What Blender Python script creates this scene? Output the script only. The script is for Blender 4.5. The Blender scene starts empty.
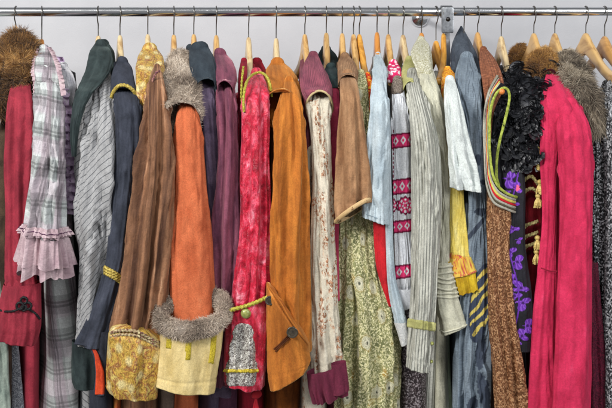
import bpy, math, numpy as np
from mathutils import Vector
sc = bpy.context.scene
COL = sc.collection
PI = math.pi
# ------------------------------------------------------------------ scale of the place
K = 0.0022          # metres per traced unit in the plane of the rail
D = 1.9             # camera to rail
ZC = 1.60           # camera height
HX, HY = 306.0, 45.0
def P(px, py, Y=0.0):
    k = K*(D+Y)/D
    return np.array([(px-HX)*k, Y, ZC+(HY-py)*k])
def PX(V):          # measured in the same traced units
    k = K*(D+V[..., 1])/D
    return V[..., 0]/k+HX, HY-(V[..., 2]-ZC)/k

# ------------------------------------------------------------------ noise
_rs = np.random.RandomState(5)
_perm = np.concatenate([_rs.permutation(256)]*3)
_gr = _rs.normal(size=(256, 3)); _gr /= np.linalg.norm(_gr, axis=1)[:, None]
def nz(x, y, z):
    x, y, z = np.broadcast_arrays(np.asarray(x, float), np.asarray(y, float), np.asarray(z, float))
    xi, yi, zi = np.floor(x).astype(int), np.floor(y).astype(int), np.floor(z).astype(int)
    xf, yf, zf = x-xi, y-yi, z-zi
    u, v, w = [f*f*f*(f*(f*6-15)+10) for f in (xf, yf, zf)]
    def g(a, b, c):
        h = _perm[(_perm[(_perm[(xi+a) & 255]+yi+b) & 255]+zi+c) & 255]
        G = _gr[h]
        return G[..., 0]*(xf-a)+G[..., 1]*(yf-b)+G[..., 2]*(zf-c)
    L = lambda a, b, t: a+(b-a)*t
    return 1.6*L(L(L(g(0,0,0), g(1,0,0), u), L(g(0,1,0), g(1,1,0), u), v),
             L(L(g(0,0,1), g(1,0,1), u), L(g(0,1,1), g(1,1,1), u), v), w)
def sstep(a, b, x):
    t = np.clip((x-a)/(b-a), 0, 1); return t*t*(3-2*t)

# ------------------------------------------------------------------ colours
def lin(c, f=1.0):
    r = []
    for v in c:
        v = v/255.0
        r.append((v/12.92 if v <= 0.04045 else ((v+0.055)/1.055)**2.4)*f)
    return tuple(r)
# ------------------------------------------------------------------ materials
class N:
    def __init__(s, name):
        s.m = bpy.data.materials.new(name); s.m.use_nodes = True
        s.t = s.m.node_tree; s.n = s.t.nodes; s.l = s.t.links
        s.b = s.n['Principled BSDF']
        s.uvn = None
    def new(s, ty, **k):
        n = s.n.new(ty)
        for a, v in k.items(): setattr(n, a, v)
        return n
    def put(s, sock, v):
        if isinstance(v, bpy.types.NodeSocket): s.l.new(v, sock)
        elif isinstance(v, tuple) and len(v) == 3 and sock.type == 'RGBA': sock.default_value = (*v, 1)
        else: sock.default_value = v
    def uv(s, su=1, sv=1, rot=0):
        if not s.uvn: s.uvn = s.new('ShaderNodeUVMap')
        m = s.new('ShaderNodeMapping'); s.l.new(s.uvn.outputs[0], m.inputs[0])
        m.inputs['Rotation'].default_value = (0, 0, math.radians(rot)); m.inputs['Scale'].default_value = (su, sv, 1)
        return m.outputs[0]
    def uvrot(s, rot, su=1, sv=1):   # rotate first, then scale
        m = s.new('ShaderNodeMapping'); s.l.new(s.uv(1, 1, rot), m.inputs[0]); m.inputs['Scale'].default_value = (su, sv, 1)
        return m.outputs[0]
    def obj(s, sx=1, sy=1, sz=1):
        t = s.new('ShaderNodeTexCoord'); m = s.new('ShaderNodeMapping'); s.l.new(t.outputs['Object'], m.inputs[0])
        m.inputs['Scale'].default_value = (sx, sy, sz); return m.outputs[0]
    def math(s, op, a, b=0.0, c=None, clamp=False):
        n = s.new('ShaderNodeMath', operation=op, use_clamp=clamp); s.put(n.inputs[0], a); s.put(n.inputs[1], b)
        if c is not None: s.put(n.inputs[2], c)
        return n.outputs[0]
    def mix(s, f, a, b, mode='MIX'):
        n = s.new('ShaderNodeMix', data_type='RGBA', blend_type=mode)
        s.put(n.inputs[0], f); s.put(n.inputs[6], a); s.put(n.inputs[7], b); return n.outputs[2]
    def noise(s, vec, scale=5, detail=3, rough=.55, dist=0):
        n = s.new('ShaderNodeTexNoise'); s.l.new(vec, n.inputs['Vector'])
        n.inputs['Scale'].default_value = scale; n.inputs['Detail'].default_value = detail
        n.inputs['Roughness'].default_value = rough; n.inputs['Distortion'].default_value = dist
        return n.outputs[0]
    def voro(s, vec, scale=5, feat='F1', out='Distance', rnd=1):
        n = s.new('ShaderNodeTexVoronoi', feature=feat, voronoi_dimensions='2D'); s.l.new(vec, n.inputs['Vector'])
        n.inputs['Scale'].default_value = scale; n.inputs['Randomness'].default_value = rnd
        return n.outputs[out]
    def ramp(s, f, stops, interp='LINEAR'):
        n = s.new('ShaderNodeValToRGB'); n.color_ramp.interpolation = interp
        e = n.color_ramp.elements
        while len(e) < len(stops): e.new(.5)
        for i, (p, c) in enumerate(stops):
            e[i].position = p; e[i].color = (*c, 1) if isinstance(c, tuple) else (c, c, c, 1)
        s.put(n.inputs[0], f); return n.outputs[0]
    def sep(s, vec):
        n = s.new('ShaderNodeSeparateXYZ'); s.l.new(vec, n.inputs[0]); return n.outputs
    def attr(s, name='pat'):
        return s.new('ShaderNodeAttribute', attribute_name=name).outputs
    def bump(s, chain):   # [(height, distance, strength)]
        prev = None
        for h, dist, st in chain:
            b = s.new('ShaderNodeBump'); s.put(b.inputs['Height'], h)
            b.inputs['Distance'].default_value = dist; b.inputs['Strength'].default_value = st
            if prev is not None: s.l.new(prev, b.inputs['Normal'])
            prev = b.outputs[0]
        s.l.new(prev, s.b.inputs['Normal'])

MATS = {}
def fab(name, col, col2=None, col3=None, var=.5, vs=(30, 16), rough=.85, sheen=.25, srough=.4, tint=None, weave=.35, crumple=.3, crisp=.0,
        cs=(28, 9), pattern=None, paint=False, metal=0, spec=.3, grain=.16, extra=None, wstretch=(1, 1), g2=.2):
    if name in MATS: return MATS[name]
    s = N(name)
    c = lin(col)
    if pattern: base = pattern(s)
    else:
        c2 = lin(col2) if col2 else tuple(v*.62 for v in c)
        stops = [(.5-.25*var, c2), (.5+.22*var, c)]
        if col3: stops.append((.5+.45*var, lin(col3)))
        base = s.ramp(s.noise(s.uv(vs[0], vs[1]), 1, 4, .6, .4), stops)
    # yarn-sized tone variation
    gn = s.noise(s.uv(520*wstretch[0], 520*wstretch[1]), 1, 2, .6)
    g = s.math('MULTIPLY_ADD', gn, grain*4, 1-grain*2)
    g2n = s.noise(s.uv(90, 60), 1, 3, .6)
    gg = s.math('MULTIPLY', g, s.math('MULTIPLY_ADD', g2n, g2*2, 1-g2))
    gg = s.math('MULTIPLY', gg, s.math('MULTIPLY_ADD', s.noise(s.uv(270*wstretch[0], 230*wstretch[1]), 1, 3, .75), .75, .625))   # slubs and nap
    gg = s.math('MULTIPLY', gg, s.math('MULTIPLY_ADD', s.noise(s.uv(13, 8), 1, 3, .6), .5, .75))   # uneven dye and wear
    cb = s.new('ShaderNodeCombineColor')
    for i in range(3): s.l.new(gg, cb.inputs[i])
    base = s.mix(1.0, base, cb.outputs[0], 'MULTIPLY')
    if paint:
        a = s.attr('pat'); base = s.mix(a['Alpha'], base, a['Color'])
    s.put(s.b.inputs['Base Color'], base)
    s.b.inputs['Roughness'].default_value = rough
    s.b.inputs['Metallic'].default_value = metal
    s.b.inputs['Specular IOR Level'].default_value = spec
    s.b.inputs['Sheen Weight'].default_value = sheen
    s.b.inputs['Sheen Roughness'].default_value = srough
    s.b.inputs['Sheen Tint'].default_value = (*(lin(tint) if tint else tuple(min(1, v*1.6+.08) for v in c)), 1)
    rd = s.math('ABSOLUTE', s.math('SUBTRACT', s.noise(s.uvrot(14, 20, 9), 1, 3, .55, .6), .5))
    rd = s.math('MINIMUM', rd, .09)
    ch = [(s.noise(s.uv(*cs), 1, 4, .62, .5), .006, crumple), *([(rd, .016, crisp)] if crisp else []), (s.noise(s.uv(130, 70), 1, 3, .6), .0012, crumple),
          (gn, .0006, weave)]
    if extra: ch += extra(s)
    s.bump(ch)
    MATS[name] = s.m
    return s.m
def simple(name, col, rough=.5, metal=0, bump=0, scale=60, spec=.5, coat=0, objcol=False, col2=None, sheen=0):
    if name in MATS: return MATS[name]
    s = N(name); c = lin(col)
    v = s.obj()
    n = s.noise(v, scale, 4, .6)
    base = s.ramp(n, [(.3, lin(col2) if col2 else tuple(x*.7 for x in c)), (.65, c)])
    s.put(s.b.inputs['Base Color'], base)
    s.b.inputs['Roughness'].default_value = rough; s.b.inputs['Metallic'].default_value = metal
    s.b.inputs['Specular IOR Level'].default_value = spec; s.b.inputs['Coat Weight'].default_value = coat
    s.b.inputs['Sheen Weight'].default_value = sheen
    if bump: s.bump([(n, .002, bump)])
    MATS[name] = s.m; return s.m
def hairmat(name, rough=.55):
    if name in MATS: return MATS[name]
    s = N(name); a = s.attr('pat'); s.put(s.b.inputs['Base Color'], a['Color'])
    s.b.inputs['Roughness'].default_value = rough; s.b.inputs['Specular IOR Level'].default_value = .35
    s.b.inputs['Sheen Weight'].default_value = .2
    MATS[name] = s.m; return s.m

# ------------------------------------------------------------------ meshes
def grid_quads(r, c, off=0):
    i = np.arange(r-1)[:, None]*c+np.arange(c-1)[None, :]+off
    return np.stack([i, i+1, i+c+1, i+c], -1).reshape(-1, 4)
class MD:
    """mesh data collector"""
    def __init__(s): s.v = []; s.q = []; s.uv = []; s.pat = []; s.mi = []; s.n = 0
    def add(s, v, q, uv=None, pat=None, mi=0):
        v = np.asarray(v, float).reshape(-1, 3); q = np.asarray(q, int)
        s.v.append(v); s.q.append(q+s.n)
        s.uv.append(np.zeros((len(v), 2)) if uv is None else np.asarray(uv, float).reshape(-1, 2))
        p = np.zeros((len(v), 4))
        if pat is not None: p[:] = pat
        s.pat.append(p); s.mi.append(np.full(len(q), mi, int)); s.n += len(v)
    def build(s, name, mats, parent=None, origin=(0, 0, 0), smooth=True):
        v = np.concatenate(s.v)-np.asarray(origin); q = np.concatenate(s.q); uv = np.concatenate(s.uv); pat = np.concatenate(s.pat)
        me = bpy.data.meshes.new(name)
        me.vertices.add(len(v)); me.vertices.foreach_set('co', v.astype(np.float32).ravel())
        me.loops.add(q.size); me.loops.foreach_set('vertex_index', q.ravel().astype(np.int32))
        me.polygons.add(len(q)); me.polygons.foreach_set('loop_start', (np.arange(len(q))*4).astype(np.int32))
        me.polygons.foreach_set('material_index', np.concatenate(s.mi).astype(np.int32))
        me.polygons.foreach_set('use_smooth', np.full(len(q), smooth))
        ul = me.uv_layers.new(name='UVMap'); ul.data.foreach_set('uv', uv[q.ravel()].astype(np.float32).ravel())
        if True:
            a = me.color_attributes.new('pat', 'FLOAT_COLOR', 'POINT'); a.data.foreach_set('color', pat.astype(np.float32).ravel())
        me.update(calc_edges=True); me.validate()
        for m in (mats if isinstance(mats, (list, tuple)) else [mats]): me.materials.append(m)
        o = bpy.data.objects.new(name, me); COL.objects.link(o)
        if parent is not None: o.parent = parent
        return o

def smooth1(a, w, it=2):
    if w < 2: return a
    for _ in range(it):
        k = min(w, (len(a)-1)//2)
        pad = np.concatenate([2*a[0]-a[k:0:-1], a, 2*a[-1]-a[-2:-k-2:-1]])
        cs = np.cumsum(np.insert(pad, 0, 0)); m = 2*k+1
        a = (cs[m:]-cs[:-m])/m
    return a
def parse(rows):
    """'py xl xr [Y [sag]]; ...'  py may be left/right"""
    out = []
    for r in rows.split(';'):
        f = r.split()
        if not f: continue
        a = f[0].split('/'); pl = float(a[0]); pr = float(a[-1])
        xl, xr = float(f[1]), float(f[2])
        Y = float(f[3]) if len(f) > 3 and f[3] != '-' else np.nan
        sg = float(f[4]) if len(f) > 4 else 0
        out.append((pl, pr, xl, xr, Y, sg))
    return np.array(out)

class Tube: pass
def make_tube(rows, Y=-.24, Y0=-.07, ramp=45, dr=.62, dmax=.045, fold=.004, ff=1.0, ruff=None, n=72, step=.004, p=2.08,
              seed=1, cr=.3, seam=None, top=None, lip=.03, sm=.045, shoulder=True):
    r = parse(rows) if isinstance(rows, str) else np.asarray(rows, float)
    py = (r[:, 0]+r[:, 1])/2
    if r[:, 5].min() < 0: lip = min(lip, .006)
    if top is None: top = not (not shoulder and py[0] > 250)
    if shoulder:
        t = np.clip((py-py[0])/ramp, 0, 1); auto = Y0+(Y-Y0)*np.sin(t*PI/2)**.9
    else: auto = np.full(len(py), Y)
    # denser depth ramp: insert extra rows in the shoulder
    if shoulder:
        extra = [py[0]+ramp*f for f in (.15, .3, .45, .6, .8, 1.)]
        yy = np.unique(np.concatenate([py, [e for e in extra if e < py[-1]]]))
        yn = np.where(np.isnan(r[:, 4]), auto, r[:, 4])
        rr = np.stack([np.interp(yy, py, r[:, i]) for i in range(6)], 1)
        t = np.clip((yy-py[0])/ramp, 0, 1); rr[:, 4] = Y0+(Y-Y0)*np.sin(t*PI/2)**.9
        for i, q in enumerate(yy):
            j = np.argmin(abs(py-q))
            if not np.isnan(r[j, 4]) and abs(py[j]-q) < 1e-6: rr[i, 4] = r[j, 4]
        rr[:, 0] = np.interp(yy, py, r[:, 0]); rr[:, 1] = np.interp(yy, py, r[:, 1])
        r = rr; py = yy
    else: r = r.copy(); r[:, 4] = np.where(np.isnan(r[:, 4]), auto, r[:, 4])
    length = (py[-1]-py[0])*K*.9
    M = max(12, int(length/step))
    q = np.linspace(py[0], py[-1], M)
    w = max(1, int(M*sm))
    pl, pr, xl, xr, Yr, sg = [smooth1(np.interp(q, py, r[:, i]), w) for i in range(6)]
    rs = np.random.RandomState(seed)
    k = K*(D+Yr)/D
    PL = np.stack([(xl-HX)*k, Yr, ZC+(HY-pl)*k], -1); PR = np.stack([(xr-HX)*k, Yr, ZC+(HY-pr)*k], -1)
    mid = (PL+PR)/2; half = (PR-PL)/2
    tl = np.concatenate([[0], np.cumsum(np.linalg.norm(np.diff(mid, axis=0), axis=1))])
    half = half*(1+.03*nz(tl*14, seed*3.1, .5))[:, None]
    mid[:, 0] += .0018*nz(tl*9, seed*1.7, 8.5)
    hw = np.linalg.norm(half, axis=1); d = np.minimum(dr*hw, dmax)
    th = np.linspace(-PI/2, 1.5*PI, n+1)
    C = np.sign(np.cos(th))*abs(np.cos(th))**(2/p); S = np.sign(np.sin(th))*abs(np.sin(th))**(2/p)
    V = mid[:, None, :]+half[:, None, :]*C[None, :, None]
    V[..., 1] -= d[:, None]*S
    V[..., 2] -= (sg*k)[:, None]*S
    nx = half/hw[:, None]
    Nn = nx[:, None, :]*(C*1.0)[None, :, None]*d[:, None, None]
    Nn[..., 1] -= hw[:, None]*S
    Nn /= np.linalg.norm(Nn, axis=-1)[..., None]+1e-9
    T = tl[:, None]; sd = seed*7.31
    ct, st = np.cos(th)[None], np.sin(th)[None]
    sc_ = np.clip(hw/.03, .4, 1.7)[:, None]*ff
    a = nz(ct*1.6*sc_+sd, st*1.5, T*(1.8+2.2*cr))
    # hanging folds: mostly lengthwise, sharpened
    b = 1-2.2*np.sqrt(nz(ct*1.7*sc_+sd, st*1.5+3, T*(1.1+1.6*cr)+a*.25)**2+.003)
    c = 1-2*abs(nz(ct*2.0+sd, st*2.0+9, T*26+ct*3))     # cross creases
    cm = sstep(-.1, .5, nz(ct+sd, 5.5, T*5))
    win = sstep(0, .06, T)*.8+.2
    dg = 1-2*abs(nz(ct*1.6+sd+T*9, st*1.6, T*11-ct*2.5))          # slanting drag lines
    dm = sstep(-.05, .45, nz(ct*.9+sd+4, st+7.7, T*3.5))
    e2 = 1-2.4*np.sqrt(nz(ct*3.2*sc_+sd+2, st*2.6, T*(1.0+1.4*cr)+a*.4)**2+.006)
    disp = 1.55*fold*win*(1.5*a+.95*(b-.45)+.42*(e2-.4)*sstep(0, .5, a+.1)+.5*cr*cm*(c-.4)+cr*1.2*dm*(dg-.4)+cr*.8*sstep(-.2, .4, nz(ct*1.3+9+sd, st, T*6))*(1-2.6*abs(nz(ct*3.4-T*13+sd, st*3, T*22))-.4)+.15*nz(ct*7, st*7, T*40+sd))*np.clip(hw/.028, .35, 1.2)[:, None]
    disp = disp*(1-.55*abs(C)[None]**3)     # keep the outline calmer
    if seam is None: seam = shoulder and length > .3
    if seam:      # armhole seam with a little ease below it, lengthwise seam, stitched hem
        Ts = .045+.07*(1-np.clip(st, 0, 1))**1.2+.003*nz(ct*3, sd, 0)
        disp = disp-.0016*np.exp(-((T-Ts)/.0035)**2)+.0026*np.exp(-((T-Ts-.014)/.011)**2)*(1+.5*np.sin(th[None]*26+sd))
        ws = sstep(.03, .1, T)
        disp = disp-.0014*np.exp(-((th[None]-PI/2-.75-.12*nz(T*3, sd, 2.))/.05)**2)*ws
    if length > .1:
        Th = tl[-1]-.020; disp = disp-.0010*np.exp(-((T-Th)/.0028)**2)
    if ruff:
        amp, fr, t0 = ruff[:3]
        g = sstep(t0, 1, (q-q[0])/(q[-1]-q[0]))[:, None]
        disp = disp+amp*g*np.sin(fr*th[None]+2.5*nz(ct*1.2+sd, st*1.2, T*6)+seed)
    V = V+Nn*disp[..., None]
    arc = np.concatenate([[0], np.cumsum(np.linalg.norm(np.diff(V[M//2], axis=0), axis=1))])
    s = arc-arc[n//2]
    # let the cloth coordinate widen with the sleeve
    U = s[None]*(.6+.4*hw/hw[M//2])[:, None]; Vv = np.repeat(T, n+1, 1)
    R = [V]; UU = [U]; VV = [Vv]
    if top:
        caps = []
        for ph in (85, 65, 40, 20):
            f = math.cos(math.radians(90-ph)); up = math.sin(math.radians(90-ph))*min(hw[0]*.9, .015)
            ring = mid[0]+(V[0]-mid[0])*f; ring[..., 2] += up; caps.append(ring)
        R.insert(0, np.array(caps[::-1])); UU.insert(0, np.repeat(U[:1], 4, 0)); VV.insert(0, np.array([-.012, -.009, -.006, -.003])[:, None]+Vv[:1])
    nmain = sum(len(x) for x in R)
    if lip:
        lips = []
        dirn = (mid[-1]-mid[-3]); dirn /= np.linalg.norm(dirn)+1e-9
        for f, dz in ((.985, .0015), (.955, .0005), (.93, -.004), (.9, -.5), (.86, -1)):
            dz = dz if abs(dz) < .1 else dz*lip
            lips.append(mid[-1]+(V[-1]-mid[-1])*f+dirn*dz)
        R.append(np.array(lips)); UU.append(np.repeat(U[-1:], 5, 0)); VV.append(Vv[-1:]+np.array([.001, .002, .004, .015, .03])[:, None])
    o = Tube()
    o.A = np.concatenate(R); o.U = np.concatenate(UU); o.W = np.concatenate(VV); o.nmain = nmain
    o.n = n; o.th = th; o.front = (np.sin(th) > -.15); o.main = V; o.mid = mid; o.hw = hw; o.Nn = Nn; o.T = tl; o.d = d; o.ncap = 4 if top else 0
    return o
def tube_surfY(o, px, py, off=.001):
    V = o.main[:, np.sin(o.th) >= 0]; x, y = PX(V)
    d = (x-px)**2+(y-py)**2; i = np.unravel_index(np.argmin(d), d.shape)
    return V[i][1]-off
# ------------------------------------------------------------------ garment pieces
def tube_md(o, paint=None, split_lining=True):
    md = MD(); r, c = o.A.shape[:2]
    pat = None
    if paint is not None:
        x, y = PX(o.A); fr = np.broadcast_to((np.sin(o.th) > -.35)[None], x.shape)
        pat = paint(x, y, o.U, o.W, fr).reshape(-1, 4)
    q = grid_quads(r, c)
    mi = np.repeat((np.arange(r-1) >= o.nmain).astype(int), c-1)
    md.add(o.A, q, np.stack([o.U, o.W], -1), pat)
    md.mi = [mi]
    return md
class Garment:
    def __init__(s, name, label, cat, hx, py0=55, nx=None, group='clothes hanging on the rail'):
        e = bpy.data.objects.new(name, None); COL.objects.link(e)
        s.o = tuple(P(hx, py0, 0)); e.location = s.o; e.empty_display_size = .05
        e['label'] = label; e['category'] = cat; e['group'] = group
        s.e = e; s.hx = hx; s.py0 = py0; s.nx = nx if nx is not None else hx; s.seed = int(hx*7) % 97
    def add(s, name, md, mats, parent=None, smooth=True, label=None):
        ob = md.build(name, mats, parent or s.e, s.o, smooth)
        if label: ob['label'] = label
        return ob
    def tube(s, name, rows, mat, parent=None, lining=None, paint=None, label=None, **k):
        k.setdefault('seed', s.seed); s.seed += 3
        o = make_tube(rows, **k)
        o.ob = s.add(name, tube_md(o, paint), [mat, lining or mat], parent, label=label)
        return o
    def body(s, mat, rows, Yn=-.17, Yf=.18, name='body', slope=.5, fold=.006, paint=None, n=150, top=None, farw=1.0, step=.008, lining=None):
        """rows 'py x w': the edge nearest the viewer; the far edge mirrors it about the hook"""
        r = np.array([[float(a) for a in f.split()] for f in rows.split(';') if f.strip()])
        py0 = top if top is not None else r[0, 0]
        q = np.arange(py0, r[-1, 0], step/K); M = len(q)
        z = ZC+(HY-q)*K*(D+Yn)/D
        xn = smooth1(np.interp(q, r[:, 0], r[:, 1]), 4); w = smooth1(np.interp(q, r[:, 0], r[:, 2]), 3)*K*.91/2
        Xn = (xn-HX)*K*(D+Yn)/D; Xh0 = (s.hx-HX)*K
        drift = np.clip((q-q[0])/200, 0, 1)
        Xh = Xh0+(Xn-Xn[0]-(Xh0-Xh0))*0.5*drift
        dropped = (z[0]-z)
        L = np.clip(.035+dropped/slope, 0, 1)
        Ln = np.minimum(.03+dropped/slope, -Yn); Lf = np.minimum(.03+dropped/slope, Yf)
        th = np.linspace(0, 2*PI, n+1)+PI/2; C, S = np.cos(th), np.sin(th)   # S -> far
        t = z[0]-z; T = t[:, None]; sd = s.seed*3.3; s.seed += 1
        Y = np.where(S[None] < 0, S[None]*Ln[:, None], S[None]*Lf[:, None])
        u = -Y/(-Yn)
        X = Xh[:, None]+(Xn-Xh)[:, None]*np.clip(u, -1.1, 1)
        nzv = nz(Y*13+sd, np.sign(C)[None]*2.5+0*Y, T*2.2)
        rip = 1-2*abs(nz(Y*19+sd, np.sign(C)[None]*4.+0*Y, T*1.6))
        side = np.sign(C)*abs(C)**.55
        wid = w[:, None]*(farw+(1-farw)*.5*(1-S[None]))
        grow = sstep(0, .25, T)
        X = X+side[None]*wid+fold*grow*(1.6*nzv+.8*rip)*abs(side)[None]
        # the near edge is never dead straight
        X = X+.003*grow*nz(T*5+sd, 1.2, .5+0*Y)
        Z = np.repeat(z[:, None], n+1, 1)+.0*Y
        V = np.stack([X, Y, Z], -1)
        arc = np.concatenate([[0], np.cumsum(np.linalg.norm(np.diff(V[M*2//3], axis=0), axis=1))])
        U = np.repeat((arc-arc[n//2])[None], M, 0); W = np.repeat(T, n+1, 1)
        cap = np.stack([V[0]*(1-f)+V[0].mean(0)*f+np.array([0, 0, f*.006]) for f in (1, .5)])
        A = np.concatenate([cap, V]); UU = np.concatenate([U[:2], U]); WW = np.concatenate([W[:1]-.01, W[:1]-.005, W])
        o = Tube(); o.A = A; o.U = UU; o.W = WW; o.nmain = len(A); o.th = th+PI/2; o.n = n; o.main = V
        md = MD(); pat = None
        if paint is not None:
            x, y = PX(A); pat = paint(x, y, UU, WW, np.ones_like(x, bool)).reshape(-1, 4)
        md.add(A, grid_quads(len(A), n+1), np.stack([UU, WW], -1), pat)
        o.ob = s.add(name, md, mat)
        return o
    def far_sleeve(s, mat, px=None, w=40, bottom=330):
        nx = s.nx
        Xh = (s.hx-HX)*K; Xn = (nx-HX)*K*.91; Xf = Xh-(Xn-Xh)*1.2
        pxf = Xf/(K*(D+.235)/D)+HX
        f = D/(D+.235); up = lambda v: HY+(v-HY)*f
        t = up(s.py0+42)
        rows = f'{t} {pxf-w*.25*f} {pxf+w*.25*f} .17; {t+16} {pxf-w*.4*f} {pxf+w*.4*f} .22; {t+90} {pxf-w*.5*f} {pxf+w*.5*f} .235; {up(bottom)} {pxf-w*.42*f} {pxf+w*.42*f} .24'
        return s.tube('sleeve', rows, mat, n=36, step=.01, shoulder=False, Y=.22)

def spline(pts, n=60):
    pts = np.asarray(pts, float)
    if len(pts) == 2: return pts[0]+(pts[1]-pts[0])*np.linspace(0, 1, n)[:, None]
    p = np.concatenate([[2*pts[0]-pts[1]], pts, [2*pts[-1]-pts[-2]]])
    out = []
    m = len(pts)-1; per = max(2, n//m)
    for i in range(m):
        a, b, c, d = p[i:i+4]; t = np.linspace(0, 1, per, endpoint=False)[:, None]
        out.append(.5*((2*b)+(-a+c)*t+(2*a-5*b+4*c-d)*t*t+(-a+3*b-3*c+d)*t**3))
    out.append(pts[-1:]); return np.concatenate(out)
def rim(tb, off=.001, front=-.75, i=-1):
    m = np.sin(tb.th) > front; r = tb.main[i][m]+tb.Nn[i][m]*off
    return np.stack([smooth1(r[:, k], 3) for k in range(3)], 1)
def on(tb, pts, off=.002):
    return [P(x, y, tube_surfY(tb, x, y, off)) for x, y in pts]
def cord_md(path, r, tw=0, lob=2, depth=.25, nr=12, flat=1.0, closed=False, md=None, taper=False):
    path = np.asarray(path, float); md = md or MD()
    if closed: path = np.concatenate([path, path[:1]])
    T = np.gradient(path, axis=0)
    if closed: T[0] = T[-1] = path[1]-path[-2]
    T /= np.linalg.norm(T, axis=1)[:, None]+1e-9
    out = np.array([0, -1., 0]); B = np.cross(T, out); B /= np.linalg.norm(B, axis=1)[:, None]+1e-9; Nn = np.cross(B, T)
    s = np.concatenate([[0], np.cumsum(np.linalg.norm(np.diff(path, axis=0), axis=1))])
    ph = np.linspace(0, 2*PI, nr+1)
    rr = np.full(len(path), r)
    if taper: rr = r*np.sqrt(np.clip(1-(2*np.linspace(0, 1, len(path))-1)**8, .02, 1))
    R = rr[:, None]*(1+depth*(np.cos(lob*(ph[None]-s[:, None]*tw)) if tw else 0))
    V = path[:, None]+B[:, None]*(np.cos(ph)[None, :, None]*R[..., None])+Nn[:, None]*(np.sin(ph)[None, :, None]*R[..., None]*flat)
    md.add(V, grid_quads(len(path), nr+1), np.stack(np.broadcast_arrays(ph[None]*r, s[:, None]), -1))
    return md
def resample(path, ds):
    path = np.asarray(path); s = np.concatenate([[0], np.cumsum(np.linalg.norm(np.diff(path, axis=0), axis=1))])
    q = np.linspace(0, s[-1], max(4, int(s[-1]/ds))); return np.stack([np.interp(q, s, path[:, i]) for i in range(3)], 1)
def strip_md(path, w, up=(0, 0, 1), th=.0012, md=None, wav=0, seed=0):
    """flat band lying against a surface that faces the viewer, centred on the path"""
    path = np.asarray(path); md = md or MD()
    T = np.gradient(path, axis=0); T /= np.linalg.norm(T, axis=1)[:, None]+1e-9
    B = np.cross(T, np.array([0, -1., 0])); B /= np.linalg.norm(B, axis=1)[:, None]+1e-9
    s = np.concatenate([[0], np.cumsum(np.linalg.norm(np.diff(path, axis=0), axis=1))])
    c = np.linspace(-1, 1, 9); dep = th*(1-c**4)
    V = path[:, None]+B[:, None]*(c[None, :, None]*w/2)
    V[..., 1] -= dep[None]*2-th
    if wav: V[..., 1] += wav*nz(s[:, None]*60+seed, c[None]*.8, .3)
    md.add(V, grid_quads(len(path), 9), np.stack(np.broadcast_arrays(c[None]*w/2, s[:, None]), -1))
    return md
def patch_md(tb, mask, off=.0016, bulge=0, nseed=0):
    V = tb.main; x, y = PX(V); c = V.shape[1]
    fr = np.broadcast_to((np.sin(tb.th) > -.3)[None], x.shape)
    m = mask(x, y)*fr
    qm = grid_quads(*V.shape[:2]); mm = m.reshape(-1)
    keep = (mm[qm] > .5).sum(1) >= 3
    q = qm[keep]
    d = np.full(V.shape[:2], off)
    if bulge: d = d+bulge*nz(x*.28+nseed, y*.28, .5)+bulge*.7*nz(x*.6, y*.6, 4.5)
    edge = np.zeros(len(mm)); cnt = np.bincount(q.ravel(), minlength=len(mm)); d = d.reshape(-1)*np.where(cnt >= 4, 1, .15)
    VV = (V+tb.Nn*d.reshape(V.shape[:2])[..., None]).reshape(-1, 3)
    used, inv = np.unique(q.ravel(), return_inverse=True)
    r = tb.A.shape[0]; U = tb.U[:0]
    md = MD(); md.add(VV[used], inv.reshape(-1, 4), np.stack([x.reshape(-1)[used]*K, -y.reshape(-1)[used]*K], -1))
    return md
def ring_frill(tb, i, h, amp, k, flare=.004, seed=0, droop=None, md=None, rows=8, sag=0, out=.002):
    md = md or MD(); ring = tb.main[i]; Nn = tb.Nn[i]; m = tb.mid[i]
    n0 = len(ring); nn = 420; t = np.linspace(0, n0-1, nn); i0 = np.clip(t.astype(int), 0, n0-2); f = (t-i0)[:, None]
    R = ring[i0]*(1-f)+ring[i0+1]*f; NN = Nn[i0]*(1-f)+Nn[i0+1]*f
    th = np.linspace(0, 2*PI, nn)
    dn = tb.mid[min(i+2, len(tb.mid)-1)]-tb.mid[max(i-2, 0)]; dn /= np.linalg.norm(dn)
    V = []
    for r in np.linspace(0, 1, rows):
        ph = k*th+2.2*nz(np.cos(th)*1.5+seed, np.sin(th)*1.5, .3)
        o = out+flare*r+amp*r**.8*np.sin(ph)
        hh = h*r*(1+.12*nz(np.cos(th)*3+seed, np.sin(th)*3, 2.2))
        V.append(R+NN*o[:, None]+dn*hh[:, None])
    V = np.array(V); s = np.linspace(0, 1, nn)*tb.hw[i]*5
    md.add(V, grid_quads(rows, nn), np.stack(np.broadcast_arrays(s[None], np.linspace(0, h, rows)[:, None]), -1))
    return md
def path_frill(path, h, amp, lam, side=(1, 0, 0), md=None, seed=0, rows=6):
    md = md or MD(); path = resample(path, .0012)
    s = np.arange(len(path))*.0012; side = np.asarray(side, float); T = np.gradient(path, axis=0); T /= np.linalg.norm(T, axis=1)[:, None]
    V = []
    for r in np.linspace(0, 1, rows):
        ph = 2*PI*s/lam+3*nz(s*12+seed, .3, .7)
        V.append(path+side*(h*r*(1+.3*nz(s*30+seed, 2.2, .1)))[:, None]+np.array([0, -1., 0])*(amp*r*np.sin(ph))[:, None]+T*(amp*.6*r*np.cos(ph))[:, None])
    md.add(np.array(V), grid_quads(rows, len(path)), np.stack(np.broadcast_arrays(s[None], np.linspace(0, h, rows)[:, None]), -1))
    return md
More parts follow.
